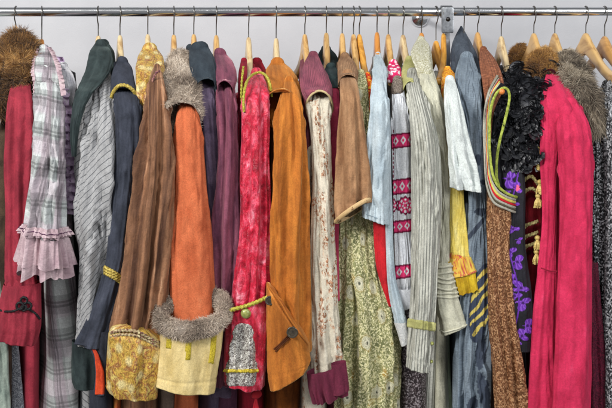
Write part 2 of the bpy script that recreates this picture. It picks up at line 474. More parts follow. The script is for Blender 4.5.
def fur_md(V, Nn, count, L, cols, seed=0, droop=.6, w=.0009, md=None, spread=.45, base=None, wmask=None, curl=.5):
    """hair strands standing on a grid surface V with normals Nn"""
    rs = np.random.RandomState(seed); md = md or MD()
    r, c = V.shape[:2]
    # area weighting
    e1 = np.linalg.norm(V[1:, :-1]-V[:-1, :-1], axis=-1); e2 = np.linalg.norm(V[:-1, 1:]-V[:-1, :-1], axis=-1)
    wgt = (e1*e2)
    if wmask is not None: wgt = wgt*wmask[:-1, :-1]
    wgt = wgt.ravel()/wgt.sum()
    idx = rs.choice(len(wgt), count, p=wgt); i, j = idx//(c-1), idx % (c-1)
    a, b = rs.rand(count, 1), rs.rand(count, 1)
    p = (V[i, j]*(1-a)+V[i+1, j]*a)*(1-b)+(V[i, j+1]*(1-a)+V[i+1, j+1]*a)*b
    nn = Nn[i, j]
    cl = np.stack([nz(p[:, 0]*45+seed, p[:, 1]*45, p[:, 2]*45+k*9.1) for k in range(3)], 1)   # clumps
    d = nn+cl*spread*1.6+rs.normal(size=(count, 3))*spread*.45
    d[:, 2] -= droop*.5
    d /= np.linalg.norm(d, axis=1)[:, None]
    LL = L*(.55+.6*rs.rand(count))*(1+.35*nz(p[:, 0]*30, p[:, 1]*30, p[:, 2]*30+3))
    side = np.cross(d, rs.normal(size=(count, 3))); side /= np.linalg.norm(side, axis=1)[:, None]
    cv = rs.normal(size=(count, 3))*curl*.3; cv[:, 2] -= droop
    pts = []
    for t in (0, .35, .7, 1.):
        pts.append(p+d*(LL*t)[:, None]+cv*(LL*t*t*.55)[:, None]-nn*.001)
    wd = w*(.6+.8*rs.rand(count))
    vv = []
    for k, f in enumerate((1, .95, .65, .08)):
        vv += [pts[k]-side*(wd*f/2)[:, None], pts[k]+side*(wd*f/2)[:, None]]
    V8 = np.stack(vv, 1).reshape(-1, 3)
    o = np.arange(count)[:, None]*8
    q = np.concatenate([o+np.array([0, 1, 3, 2]), o+np.array([2, 3, 5, 4]), o+np.array([4, 5, 7, 6])])
    cols = [np.array(lin(x)) for x in cols]
    m = np.clip(.5+.55*nz(p[:, 0]*22+seed, p[:, 1]*22, p[:, 2]*22)+.22*rs.normal(size=count), 0, .999)*(len(cols)-1)
    ci = m.astype(int); fr = (m-ci)[:, None]; CA = np.array(cols)
    c0 = CA[ci]*(1-fr)+CA[np.minimum(ci+1, len(cols)-1)]*fr
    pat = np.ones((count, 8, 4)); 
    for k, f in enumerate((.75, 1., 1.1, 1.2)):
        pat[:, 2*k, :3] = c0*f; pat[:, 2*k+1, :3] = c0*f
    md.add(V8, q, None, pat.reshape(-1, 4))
    return md
def furred(g, name, tb, hairs, L, cols, parent=None, base=(60, 45, 30), label=None, **k):
    md = tube_md(tb); md.pat[0][:] = (*lin(base), 1); md.mi = [md.mi[0]*0]
    VV, NN = tb.main, tb.Nn
    if tb.ncap:
        VV = np.concatenate([tb.A[:tb.ncap], VV]); up = np.array([0, 0, 1.])
        NN = np.concatenate([tb.Nn[:1]*f+up*(1-f) for f in (.1, .3, .5, .8)]+[NN])
    g1, g2_ = np.gradient(VV, axis=0), np.gradient(VV, axis=1); NN = np.cross(g1, g2_); NN /= np.linalg.norm(NN, axis=-1)[..., None]+1e-9
    sg_ = np.sign((NN*(VV-VV.mean(1, keepdims=True))).sum(-1).mean()); NN = NN*sg_
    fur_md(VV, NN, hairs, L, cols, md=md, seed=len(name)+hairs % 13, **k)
    tb.ob = g.add(name, md, hairmat('fur_hair'), parent, label=label); return tb
def disc_md(c, nrm, r, prof, md=None, n=28, holes=False):
    """round button, prof = [(radius fraction, height)]"""
    md = md or MD(); nrm = np.asarray(nrm, float); nrm /= np.linalg.norm(nrm)
    a = np.cross(nrm, (0, 0, 1.)); a /= np.linalg.norm(a); b = np.cross(nrm, a)
    th = np.linspace(0, 2*PI, n+1)
    V = np.array([[np.asarray(c)+(a*math.cos(t)+b*math.sin(t))*r*f+nrm*h for t in th] for f, h in prof])
    md.add(V, grid_quads(len(prof), n+1)); return md
BUT = [(0.02, .0022), (.55, .0022), (.68, .0018), (.8, .0032), (.95, .0028), (1., .0012), (.98, -.001)]
DOME = [(0.02, .0058), (.4, .0053), (.7, .004), (.9, .002), (1., -.0005)]
def button(g, name, tb, px, py, r, mat, parent=None, prof=BUT, label=None):
    Y = tube_surfY(tb, px, py, .0015); md = disc_md(P(px, py, Y), (0, -1, 0.05), r, prof)
    if prof is BUT:
        c = P(px, py, Y-.0024)
        for dx, dz in ((-1, -1), (1, -1), (-1, 1), (1, 1)):
            disc_md(c+np.array([dx*.0013, 0, dz*.0013]), (0, -1, 0), .0007, [(0.02, .0006), (1, .0006), (1, -.001)], md, 8)
    return g.add(name, md, mat, parent, label=label)
def tassel_md(top, L, spread, seed, md=None, n=46, head=.007):
    md = md or MD(); rs = np.random.RandomState(seed); top = np.asarray(top)
    # knot
    th = np.linspace(0, 2*PI, 15); ph = np.linspace(.05, PI-.05, 9)
    V = np.array([[top+np.array([math.cos(t)*math.sin(f)*head*(1+.12*math.cos(9*t)), math.sin(t)*math.sin(f)*head*.8, math.cos(f)*head*.9]) for t in th] for f in ph])
    md.add(V, grid_quads(9, 15))
    for i in range(n):
        a = rs.rand()*2*PI; rr = math.sqrt(rs.rand())
        e = np.array([math.cos(a)*rr*spread, math.sin(a)*rr*spread*.7-.002, -L*(.85+.25*rs.rand())])
        m = np.array([math.cos(a)*rr*spread*.75, math.sin(a)*rr*spread*.5-.003, -L*.5])
        path = spline([top+np.array([0, 0, -head*.3]), top+m, top+e], 10)
        cord_md(path, .0011, nr=5, md=md)
    return md
# ================================================================== setting
def box_md(c, s, md=None, bev=.0):
    md = md or MD(); c = np.asarray(c); h = np.asarray(s)/2
    b = min(bev, *(h*.9)) if bev else 0
    # rounded box from a superellipsoid-like grid
    n = 24; m = 13
    th = np.linspace(0, 2*PI, n*2+1); ph = np.linspace(-PI/2, PI/2, m*2+1); e = .16 if bev else .04
    f = lambda w, e: np.sign(w)*abs(w)**e
    V = np.stack([h[0]*f(np.cos(ph), e)[:, None]*f(np.cos(th), e)[None], h[1]*f(np.cos(ph), e)[:, None]*f(np.sin(th), e)[None],
                  h[2]*f(np.sin(ph), e)[:, None]*np.ones_like(th)[None]], -1)+c
    md.add(V, grid_quads(*V.shape[:2])); return md
s = N('painted_plaster')
v = s.obj()
s.put(s.b.inputs['Base Color'], s.ramp(s.noise(v, 3.2, 5, .6), [(.3, lin((182, 183, 187))), (.7, lin((199, 199, 202)))]))
s.b.inputs['Roughness'].default_value = .9
s.bump([(s.noise(v, 7, 3, .5), .01, .25), (s.noise(v, 260, 3, .6), .0012, .5)])
wall_m = s.m
WY = .45
md = MD(); xs = np.linspace(-2.2, 2.2, 12); zs = np.linspace(0, 2.7, 8)
md.add([[[x, WY, z] for x in xs] for z in zs], grid_quads(8, 12)); md.add([[[x, WY+.12, z] for x in xs] for z in zs], grid_quads(8, 12))
w_ = md.build('wall', wall_m, smooth=False); w_['kind'] = 'structure'
md = MD(); md.add([[[x, y, 0] for x in (-2.2, 2.2)] for y in (-2.6, WY)], grid_quads(2, 2))
s = N('concrete_floor'); s.put(s.b.inputs['Base Color'], s.ramp(s.noise(s.obj(), 4, 6, .6), [(.3, lin((120, 118, 116))), (.7, lin((150, 148, 145)))])); s.b.inputs['Roughness'].default_value = .5
f_ = md.build('floor', s.m, smooth=False); f_['kind'] = 'structure'

s = N('chrome'); s.b.inputs['Base Color'].default_value = (.83, .84, .86, 1); s.b.inputs['Metallic'].default_value = 1
n_ = s.noise(s.obj(3, 60, 60), 6, 4, .7)
s.put(s.b.inputs['Roughness'], s.math('MULTIPLY_ADD', n_, .14, .1)); s.bump([(n_, .0004, .25)])
chrome = s.m
brushed = simple('brushed_steel', (168, 170, 172), .34, 1, .1, 90, col2=(120, 122, 126))
darkmetal = simple('dark_screw_metal', (70, 68, 66), .4, 1)

ZR = P(0, 11.6)[2]
rail = bpy.data.objects.new('clothes_rail', None); COL.objects.link(rail); rail.location = (0, 0, ZR)
rail['label'] = 'long polished chrome clothes rail running across the top with a clamp bracket'; rail['category'] = 'clothes rail'
def cyl(a, b, r, md=None, n=40, m=2):
    a, b = np.asarray(a, float), np.asarray(b, float); md = md or MD()
    d = (b-a)/np.linalg.norm(b-a); u = np.cross(d, (0, .3, 1.)); u /= np.linalg.norm(u); w = np.cross(d, u)
    th = np.linspace(0, 2*PI, n+1); ring = np.cos(th)[:, None]*u*r+np.sin(th)[:, None]*w*r
    V = [a+ring*.001, a+ring*.93, a+ring+d*.0012]+[a+(b-a)*t+ring for t in np.linspace(.05, .95, m)]+[b+ring-d*.0012, b+ring*.93, b+ring*.001]
    md.add(np.array(V), grid_quads(len(V), n+1)); return md
o0 = (0, 0, ZR)
XB = (446.5-HX)*K
cyl((-1.25, 0, ZR), (XB-.004, 0, ZR), .0108, m=30).build('rail_tube', chrome, rail, o0)
cyl((XB+.004, 0, ZR+.0006), (1.25, 0, ZR+.0006), .0098, m=30).build('rail_tube', chrome, rail, o0)
md = MD()
cl = cyl((XB-.0135, 0, ZR), (XB+.0125, 0, ZR), .0138)
br = cl.build('bracket', brushed, rail, o0)
md = box_md((XB, -.0135, ZR-.019), (.0265, .0045, .056), bev=.002)
md.build('clamp_plate', brushed, br, o0)
disc_md((XB+.001, -.0158, ZR-.017), (0, -1, 0), .0052, DOME).build('screw', darkmetal, br, o0)
md = box_md((XB+.0035, .006, ZR-.115), (.0105, .004, .15), bev=.001)
md.build('hanging_strap', simple('satin_steel', (176, 178, 182), .5, .35, .1, 90, col2=(150, 152, 156)), br, o0)
# support arm to the wall
cyl((XB, .01, ZR), (XB, WY-.005, ZR), .007).build('support_arm', chrome, rail, o0)
fl = disc_md((XB, WY-.002, ZR), (0, -1, 0), .0245, [(.02, .016), (.35, .016), (.5, .012), (.85, .008), (1, .003), (1, -.002)], n=48).build('wall_flange', chrome, rail, o0)
md = MD()
for a in (30, 150, 270):
    disc_md((XB+.016*math.cos(math.radians(a)), WY-.011, ZR+.016*math.sin(math.radians(a))), (0, -1, 0), .003, DOME, md)
md.build('screw', darkmetal, fl, o0)
# end brackets outside the frame keep the rail up
for x in (-1.2, 1.2):
    cyl((x, 0, ZR), (x, WY-.005, ZR), .007).build('support_arm', chrome, rail, o0)

# ================================================================== hangers
s = N('hanger_wood')
oi = s.new('ShaderNodeObjectInfo')
mp = s.new('ShaderNodeVectorMath', operation='ADD'); s.l.new(s.obj(60, 5, 24), mp.inputs[0])
cmb = s.new('ShaderNodeCombineXYZ'); s.put(cmb.inputs[0], s.math('MULTIPLY', oi.outputs['Random'], 37.0)); s.put(cmb.inputs[2], s.math('MULTIPLY', oi.outputs['Random'], 91.0)); s.l.new(cmb.outputs[0], mp.inputs[1])
gr_ = s.noise(mp.outputs[0], 1.1, 5, .62, 1.1)
base = s.mix(s.ramp(gr_, [(.36, .75), (.52, .12), (.7, 0.)]), oi.outputs['Color'], s.mix(1, oi.outputs['Color'], (.45, .3, .17), 'MULTIPLY'))
s.put(s.b.inputs['Base Color'], base); s.b.inputs['Roughness'].default_value = .38; s.b.inputs['Coat Weight'].default_value = .25
s.bump([(gr_, .0006, .4)])
wood = s.m
hookm = simple('dull_steel_wire', (128, 126, 122), .32, 1, 0)
uu = np.concatenate([np.linspace(-.222, -.06, 26), np.linspace(-.055, .055, 29), np.linspace(.06, .222, 26)])
au = abs(uu)
top = np.interp(au, [0, .004, .009, .014, .02, .03, .04, .06, .08, .1, .13, .16, .19, .215, .222], [0, -.0004, -.0022, -.0058, -.0105, -.0195, -.0265, -.040, -.0525, -.0635, -.0755, -.083, -.0885, -.093, -.0975])
bot = np.interp(au, [0, .006, .014, .025, .04, .06, .08, .1, .13, .16, .19, .215, .222], [-.048, -.0485, -.0515, -.056, -.0635, -.0725, -.081, -.0885, -.0975, -.1035, -.108, -.109, -.106])
thk = np.interp(au, [0, .03, .1, .18, .222], [.0062, .0064, .0068, .0088, .0082])
wof = np.interp(au, [0, .06, .222], [0, 0, .010])     # gentle forward contour
ph = np.linspace(0, 2*PI, 25)
f_ = lambda w, e: np.sign(w)*abs(w)**e
V = np.stack([thk[:, None]*f_(np.cos(ph), .62)[None]-wof[:, None], np.repeat(uu[:, None], 25, 1),
              ((top+bot)/2)[:, None]+((top-bot)/2)[:, None]*f_(np.sin(ph), .75)[None]], -1)
V = np.concatenate([V[:1].mean(1, keepdims=True)+(V[:1]-V[:1].mean(1, keepdims=True))*.01, V, V[-1:].mean(1, keepdims=True)+(V[-1:]-V[-1:].mean(1, keepdims=True))*.01])
hm = MD(); hm.add(V, grid_quads(*V.shape[:2]))
def hook_md(dz):   # wire from the neck over the rail; the hanger origin is the wood's apex, the rail centre dz above it
    R = .0150; zc = dz+.0108+.0013-R
    pts = [(0, 0, -.012), (0, 0, .004), (0, -.001, dz*.42), (0, -.007, dz*.55), (0, -.0135, dz*.72)]
    pts += [(0, -R*math.cos(math.radians(a)), zc+R*math.sin(math.radians(a))) for a in range(0, 200, 18)]
    return cord_md(spline(pts, 120), .00125, nr=8)
def hook_mesh(dz):
    path = hook_md(dz); return path
PALE, MID, ORA, GOLD = (218, 196, 152), (212, 172, 110), (204, 136, 62), (222, 164, 70)
def hcol(c): return (*lin(c), 1)
# hook x, apex y, where the near arm heads, tone, what it carries
HANG = [
 (16, 36, -6, MID, 'wooden hanger almost buried in the brown fur collar at far left'),
 (41.8, 39, 43, ORA, 'orange-toned wooden hanger carrying the grey plaid ruffled dress'),
 (98.3, 35.5, 84, PALE, 'pale wooden hanger leaning left inside the dark green velvet collar'),
 (120, 35, 126, PALE, 'pale narrow wooden hanger carrying the charcoal coat with gold piping'),
 (147.8, 34, 149, PALE, 'pale wooden hanger neck above the gold brocade collar'),
 (173.8, 34.5, 178, MID, 'tan wooden hanger rising from the grey curly fur collar'),
 (193.8, 34, 199, MID, 'wooden hanger stuck into the dark teal collar'),
 (216.3, 35, 222, MID, 'thin wooden hanger carrying the mauve velvet coat'),
 (248.6, 37, 255, PALE, 'long pale wooden hanger above the crimson crushed velvet coat'),
 (276.2, 38, 281, PALE, 'pale wooden hanger standing out of the orange suede collar'),
 (304.8, 34, 317, MID, 'wooden hanger leaning right above the pink corduroy shoulder'),
 (326.3, 32.5, 331, (196, 160, 104), 'pale hanger with an orange neck between two dark green collar halves'),
 (342.2, 33, 348, MID, 'wooden hanger carrying the short tan suede sleeve jacket'),
 (353.5, 34, 366, MID, 'wooden hanger over the olive flowered dress, left of a close pair'),
 (359.3, 34, 378, GOLD, 'golden wooden hanger over the thin strip of red and yellow cloth'),
 (377, 32, 381, ORA, 'orange hanger neck above the plain pale blue tunic'),
 (388.3, 34, 400, MID, 'wooden hanger above the pink flowered collar of the white embroidered shirt'),
 (403, 34.5, 420, PALE, 'pale wooden hanger above the yellow-green collar of the ribbed shirt'),
 (421.5, 32.5, 433, ORA, 'short orange hanger neck above the cream lace blouse'),
 (436, 40.5, 466, GOLD, 'bright golden wooden hanger just left of the rail bracket'),
 (443.6, 33, 445, GOLD, 'thin golden hanger edge hidden behind the rail bracket'),
 (464, 34, 470, MID, 'wooden hanger hidden inside the peaked denim hood'),
 (477.6, 32, 500, (206, 160, 96), 'wooden hanger carrying the rust brown knit with the lime edge'),
 (501.3, 36, 524, PALE, 'very pale wooden hanger carrying the black rosette dress'),
 (533.8, 33, 562, MID, 'broad wooden hanger with the golden fur collar over its near arm'),
 (554.8, 33, 583, (214, 178, 118), 'wooden hanger entering the shaggy grey-brown fur collar'),
 (585.8, 32.8, 620, (216, 178, 116), 'bare-armed wooden hanger holding the black glitter dress, second from right'),
 (604.6, 36, 640, (206, 160, 96), 'rightmost wooden hanger, partly cut off by the picture edge'),
]
DZ = ZR-P(0, 34.5)[2]
proto = None
for hx, ay, nx, tone, lab in HANG:
    az = P(0, ay)[2]; dz = ZR-az
    if proto is None:
        h = bpy.data.objects.new('wooden_hanger', None); COL.objects.link(h)
        wd = hm.build('hanger_arms', wood, h); hk = hook_md(DZ).build('hook', hookm, h)
        proto = (h, wd, hk)
    else:
        h = proto[0].copy(); COL.objects.link(h)
        wd = proto[1].copy(); wd.parent = h; COL.objects.link(wd)
        hk = proto[2].copy(); hk.parent = h; COL.objects.link(hk)
    h.location = ((hx-HX)*K, 0, az)
    # the hook reaches from this hanger's own neck to the rail
    hk.scale = (1, 1, 1); hk.location = (0, 0, dz-DZ)
    dx = (nx-HX)*K*.905-(hx-HX)*K
    h.rotation_euler = (0, 0, math.atan2(dx, .18))
    wd.color = hcol(tone)
    wd.scale = (1, 1 if hx > 570 else .8 if hx > 530 else .5 if 90 < hx < 100 else .62, 1)
    h['label'] = lab; h['category'] = 'hanger'; h['group'] = 'wooden hangers hooked over the chrome rail'

# ================================================================== fabrics
crimson_wool = fab('crimson_wool', (158, 48, 64), (120, 32, 46), (176, 68, 84), var=.7, sheen=.35, weave=.5)
lilac = fab('lilac_voile', (194, 172, 176), (158, 132, 140), (212, 196, 196), sheen=.2, weave=.5, rough=.7, crisp=.5)
satin_w = fab('ivory_satin', (205, 203, 205), (150, 150, 158), (232, 230, 230), rough=.35, sheen=0, spec=.5, weave=.1, crisp=.5)
def stripes(s, sock, per, stops):
    f = s.math('FRACT', s.math('MULTIPLY', sock, 1/per)); return s.ramp(f, stops)
def plaid_p(s):
    uv = s.sep(s.uv(1, 1, 7))
    wob = s.math('MULTIPLY', s.math('SUBTRACT', s.noise(s.uv(14, 14), 1, 2), .5), .006)
    u = s.math('ADD', uv[0], wob); v = s.math('ADD', uv[1], wob)
    A = [(0, 1.), (.24, 1.), (.25, .6), (.42, .58), (.43, .3), (.48, .3), (.49, .6), (.53, .6), (.54, .3), (.6, .3), (.61, .66), (.8, .68), (.81, 1.)]
    a = stripes(s, u, .058, A); b = stripes(s, v, .066, A)
    g = s.mix(1, a, b, 'MULTIPLY')
    tintp = s.mix(stripes(s, s.math('ADD', u, .01), .062, [(0, 0.), (.55, 0.), (.6, 1.), (.95, 1.), (1, 0.)]), (.68, .72, .71), (.70, .62, .67))
    tintq = s.mix(stripes(s, s.math('ADD', v, .02), .078, [(0, 0.), (.5, 0.), (.55, .6), (.9, .6), (1, 0.)]), tintp, (.62, .52, .58))
    lum = s.ramp(g, [(0, .12), (.2, .26), (.5, .46), (1, .80)])
    return s.mix(1, tintq, lum, 'MULTIPLY')
plaid = fab('grey_plaid_cotton', (170, 172, 175), pattern=plaid_p, weave=.5, sheen=.05, rough=.75, tint=(160, 160, 160), crisp=.5)
dgreen = fab('dark_green_velvet', (50, 62, 62), (24, 34, 36), (78, 92, 90), rough=.8, sheen=.7, tint=(110, 125, 120), vs=(40, 14))
def pin_p(rot, per, base, line, w=.16, b2=None):
    def f(s):
        v = s.sep(s.uvrot(rot))[1]
        v = s.math('ADD', v, s.math('MULTIPLY', s.math('SUBTRACT', s.noise(s.uv(16, 10), 1, 2), .5), .004))
        m = stripes(s, v, per, [(0, 1.), (w*.5, 1.), (w, 0.), (1-w*.3, 0.), (1, 1.)])
        bb = s.ramp(s.noise(s.uv(26, 9), 1, 4), [(.3, lin(b2 or tuple(x*.85 for x in base))), (.65, lin(base))])
        return s.mix(m, bb, lin(line))
    return f
pin = fab('grey_pinstripe_cotton', (176, 176, 176), pattern=pin_p(-40, .0104, (166, 166, 167), (84, 86, 90), .15), weave=.4, sheen=.05, crumple=.8, tint=(150, 150, 150), crisp=.5)
charcoal = fab('charcoal_wool', (58, 62, 74), (38, 42, 52), (72, 76, 88), sheen=.2, weave=.5, tint=(90, 92, 110))
gold_trim = fab('gold_braid', (206, 184, 92), (128, 106, 44), (232, 216, 130), vs=(300, 300), rough=.45, weave=.8, metal=.15)
orange_lin = fab('orange_lining', (226, 84, 44), (170, 50, 28), rough=.5, sheen=.2)
def pile(s):
    return [(s.noise(s.uv(320, 180), 1, 3, .7), .0012, .5)]
brown_vel = fab('brown_velvet', (146, 104, 75), (78, 50, 35), (214, 172, 138), vs=(44, 3), rough=.75, sheen=1, srough=.3, tint=(255, 205, 165), var=.5, g2=.34, extra=pile)  # pale lengthwise streaks put the highlights of the fold ridges into the colour
def brocade_p(s):
    a = s.noise(s.uv(44, 40), 1, 4, .6, 1.4); b = s.voro(s.uv(30, 27), 1, 'SMOOTH_F1'); fine = s.noise(s.uv(260, 200), 1, 2, .6, .6)
    c = s.ramp(a, [(.28, lin((104, 74, 24))), (.38, lin((172, 132, 48))), (.45, lin((206, 172, 82))), (.5, lin((186, 142, 62))), (.56, lin((150, 92, 56))), (.66, lin((222, 200, 112))), (.8, lin((190, 152, 60)))])
    c = s.mix(s.ramp(b, [(.14, .8), (.3, 0.)]), c, lin((226, 210, 150)))
    return s.mix(1, c, s.ramp(fine, [(.3, .5), (.6, 1.15)]), 'MULTIPLY')
brocade = fab('gold_brocade', (196, 160, 60), pattern=brocade_p, rough=.42, spec=.6, sheen=.1, crumple=.9, weave=.9, metal=.12, tint=(200, 180, 100))
orange_wool = fab('orange_wool', (200, 108, 68), (176, 86, 50), (212, 128, 86), var=.6, sheen=.3, weave=.9, grain=.2, tint=(240, 150, 100))
cream_cl = fab('cream_suede', (226, 205, 148), (196, 172, 112), (236, 220, 172), sheen=.25, weave=.3, var=.6)
mustard = fab('mustard_braid', (206, 186, 58), (150, 128, 30), rough=.5, weave=1, vs=(400, 400))
teal = fab('dark_teal_felt', (52, 62, 70), (34, 42, 50), (66, 78, 86), weave=1, grain=.25, sheen=.4)
purple_grey = fab('purple_grey_wool', (98, 84, 104), (66, 54, 74), (118, 102, 120), weave=.6, sheen=.3)
mauve = fab('mauve_velvet', (138, 76, 94), (82, 42, 60), (172, 112, 124), vs=(34, 5), sheen=1, srough=.3, tint=(245, 180, 190), var=.5, g2=.34, extra=pile)
plum = fab('plum_velvet', (104, 60, 84), (64, 34, 54), (134, 86, 106), sheen=.6, tint=(160, 110, 130), extra=pile)
def crush_p(s):
    a = s.noise(s.uv(34, 24), 1, 5, .66, .7); b = s.noise(s.uv(90, 60), 1, 4, .7, .6)
    c = s.ramp(a, [(.3, lin((116, 8, 30))), (.43, lin((180, 20, 48))), (.5, lin((208, 36, 66))), (.6, lin((226, 92, 116))), (.7, lin((246, 176, 188)))])  # palest pinks are highlights of the crushed pile, painted into the colour
    return s.mix(s.ramp(b, [(.35, .6), (.55, 0.)]), c, lin((140, 12, 38)))
crush = fab('crimson_crushed_velvet', (200, 40, 70), pattern=crush_p, rough=.42, sheen=.7, spec=.5, crumple=1, cs=(60, 30), tint=(250, 150, 170), extra=pile)
lime_tr = fab('yellow_green_cord', (196, 190, 74), (130, 122, 40), (222, 216, 120), vs=(300, 300), weave=.9, rough=.5)
def lace_p(dark, light):
    def f(s):
        n = s.noise(s.uv(130, 130), 1, 3, .6, 1.8); m = s.math('ABSOLUTE', s.math('SUBTRACT', n, .5))
        return s.ramp(m, [(.0, lin(light)), (.035, lin(tuple(x*.8 for x in light))), (.07, lin(dark)), (.3, lin(dark))])
    return f
silver_lace = fab('silver_lace', (190, 188, 184), pattern=lace_p((104, 96, 94), (232, 230, 222)), rough=.45, weave=1, metal=.2, sheen=0)
suede_or = fab('orange_suede', (196, 120, 46), (148, 82, 26), (216, 150, 76), vs=(34, 6), var=.55, g2=.3, sheen=.9, srough=.3, tint=(255, 210, 140), extra=pile, rough=.85)
def cord_extra(per):
    def f(s):
        w = s.math('SINE', s.math('MULTIPLY', s.sep(s.uv())[0], 2*PI/per)); return [(w, .0008, .9)]
    return f
pink_cord = fab('dusty_pink_corduroy', (160, 84, 100), (112, 54, 72), (190, 120, 130), weave=1, grain=.3, sheen=.5, tint=(220, 160, 170), extra=cord_extra(.0042))
tan_trim = fab('beige_piping', (196, 176, 134), (150, 130, 92), weave=.6)
def brownflower_p(s):
    u = s.sep(s.uv()); n = s.noise(s.uv(230, 190), 1, 2, .5, 1.2)
    vine = s.voro(s.uv(120, 95), 1, 'F1')
    band = s.noise(s.uv(24, 9), 1, 3, .5, .6)
    m = s.math('MULTIPLY', s.ramp(s.math('ADD', s.math('MULTIPLY', n, .6), s.math('MULTIPLY', vine, -.25)), [(.2, 0.), (.23, 1.)]), s.ramp(band, [(.47, 0.), (.54, 1.)]))
    base = s.ramp(s.noise(s.uv(20, 6), 1, 3), [(.3, lin((190, 182, 162))), (.7, lin((218, 210, 192)))])
    dk = s.ramp(s.noise(s.uv(180, 180), 1, 1), [(.4, lin((124, 84, 60))), (.6, lin((184, 136, 104)))])
    return s.mix(m, base, dk)
cream_fl = fab('cream_linen_with_brown_sprigs', (220, 216, 202), pattern=brownflower_p, weave=.5, sheen=.05, tint=(200, 200, 190), crisp=.5)
maroon_vel = fab('maroon_velvet', (118, 42, 66), (78, 22, 42), (150, 72, 92), sheen=.8, tint=(190, 110, 130), extra=pile, var=.9)
rose = fab('rose_jersey', (186, 64, 94), (146, 40, 68), (206, 92, 116), sheen=.3, weave=.3)
bgreen = fab('black_green_felt', (40, 56, 56), (24, 36, 38), weave=1, sheen=.4)
tan_suede = fab('tan_suede', (172, 132, 96), (128, 90, 60), (196, 158, 122), vs=(34, 8), sheen=.9, srough=.3, tint=(250, 215, 180), extra=pile, var=.55, g2=.3)
tan_edge = fab('pale_tan_edge', (206, 176, 130), (170, 138, 92), weave=.8, sheen=.4)
def olive_p(s):
    v = s.uv(1, 1)
    base = s.ramp(s.noise(s.uv(30, 20), 1, 3), [(.35, lin((104, 108, 72))), (.58, lin((138, 138, 94))), (.68, lin((156, 128, 64)))])
    n = s.noise(s.uv(95, 95), 1, 2, .5, 1.2); line = s.math('ABSOLUTE', s.math('SUBTRACT', n, .5))
    base = s.mix(s.ramp(line, [(.02, 1.), (.05, 0.)]), base, lin((208, 202, 154)))
    vd = s.voro(s.uv(150, 150), 1, 'F1'); base = s.mix(s.ramp(vd, [(.2, .8), (.28, 0.)]), base, lin((216, 210, 170)))
    rd = s.voro(s.uv(16.5, 14), 1, 'F1'); pet = s.math('ADD', rd, s.math('MULTIPLY', s.math('SUBTRACT', s.noise(s.uv(120, 120), 1, 2), .5), .16))
    halo = s.mix(s.ramp(pet, [(.2, .5), (.25, 0.)]), base, lin((140, 116, 58)))
    ro = s.mix(s.ramp(pet, [(.18, 1.), (.2, 0.)]), halo, s.ramp(pet, [(.02, lin((80, 82, 70))), (.05, lin((176, 172, 148))), (.09, lin((210, 206, 180))), (.1, lin((150, 148, 122))), (.125, lin((204, 200, 172))), (.15, lin((164, 162, 132))), (.18, lin((200, 196, 164)))]))
    return ro
olive = fab('olive_flowered_cotton', (150, 150, 100), pattern=olive_p, weave=.4, sheen=.05, crumple=.7, tint=(190, 190, 150), crisp=.5)
red_cl = fab('scarlet_cotton', (206, 34, 44), (160, 18, 28), (222, 58, 62), weave=.4, sheen=.15)
redyel = fab('red_and_yellow_batik', (214, 60, 40), pattern=lambda s: s.ramp(s.noise(s.uv(60, 40), 1, 3, .6, 1), [(.42, lin((196, 34, 36))), (.5, lin((228, 90, 30))), (.56, lin((236, 196, 60)))]), weave=.4)
pblue = fab('pale_blue_cotton', (186, 198, 203), (160, 174, 182), (204, 214, 216), weave=.4, sheen=.1, var=.6, crisp=.5)
white_c = fab('white_cotton', (232, 234, 236), (208, 212, 218), (242, 243, 244), weave=.3, sheen=.05, paint=True, var=.6)
pinkfl = fab('pink_flowered_cotton', (210, 50, 100), pattern=lambda s: s.ramp(s.voro(s.uv(75, 75), 1, 'F1'), [(.28, lin((236, 214, 220))), (.36, lin((214, 46, 104))), (.8, lin((186, 24, 78)))]), weave=.4)
knit_gb = fab('grey_brown_knit', (140, 128, 116), (84, 74, 66), (190, 180, 168), vs=(260, 260), weave=1, grain=.3)
def rib_p(per, a, b, mott=True):
    def f(s):
        u = s.math('ADD', s.sep(s.uv())[0], s.math('MULTIPLY', s.math('SUBTRACT', s.noise(s.uv(10, 6), 1, 2), .5), .003))
        base = s.ramp(s.noise(s.uv(24, 8), 1, 3), [(.3, lin(tuple(x*.86 for x in a))), (.7, lin(a))])
        return s.mix(stripes(s, u, per, [(0, 1.), (.18, .9), (.34, 0.), (.85, 0.), (1, 1.)]), base, lin(b))
    return f
rib = fab('ribbed_off_white_cotton', (196, 196, 180), pattern=rib_p(.0058, (200, 200, 188), (148, 148, 138)), weave=.3, sheen=.05, extra=cord_extra(.0058), crisp=.5)
ygreen = fab('yellow_green_cotton', (190, 188, 128), (154, 152, 92), (208, 206, 152), weave=.5)
cream_w = fab('cream_muslin', (206, 204, 184), (170, 168, 146), (224, 222, 204), weave=.4, sheen=.1, crumple=.8, var=.7, crisp=.5)
cream_lace = fab('cream_lace', (206, 204, 176), pattern=lace_p((156, 152, 120), (226, 224, 204)), weave=.8)
white_v = fab('white_viscose', (214, 220, 216), (186, 192, 190), (230, 234, 230), weave=.25, sheen=.1, var=.6, crisp=.5)
batik_y = fab('orange_yellow_batik', (226, 160, 50), pattern=lambda s: s.ramp(s.noise(s.uv(85, 85), 1, 3, .6, 1.5), [(.4, lin((200, 76, 40))), (.47, lin((236, 180, 50))), (.56, lin((226, 134, 34))), (.6, lin((240, 210, 120))), (.7, lin((206, 90, 60)))]), weave=.6)
def yband(s):
    return s.ramp(s.noise(s.uv(30, 9), 1, 4, .6), [(.3, lin((190, 156, 40))), (.5, lin((218, 196, 96))), (.7, lin((232, 220, 150)))])
yellow_silk = fab('yellow_silk', (220, 196, 90), pattern=yband, rough=.5, sheen=.2, weave=.3, paint=True, tint=(230, 220, 140), crisp=.5)
yellow_pl = fab('strong_yellow_satin', (214, 182, 44), (160, 122, 20), (232, 208, 96), weave=.3, rough=.45)
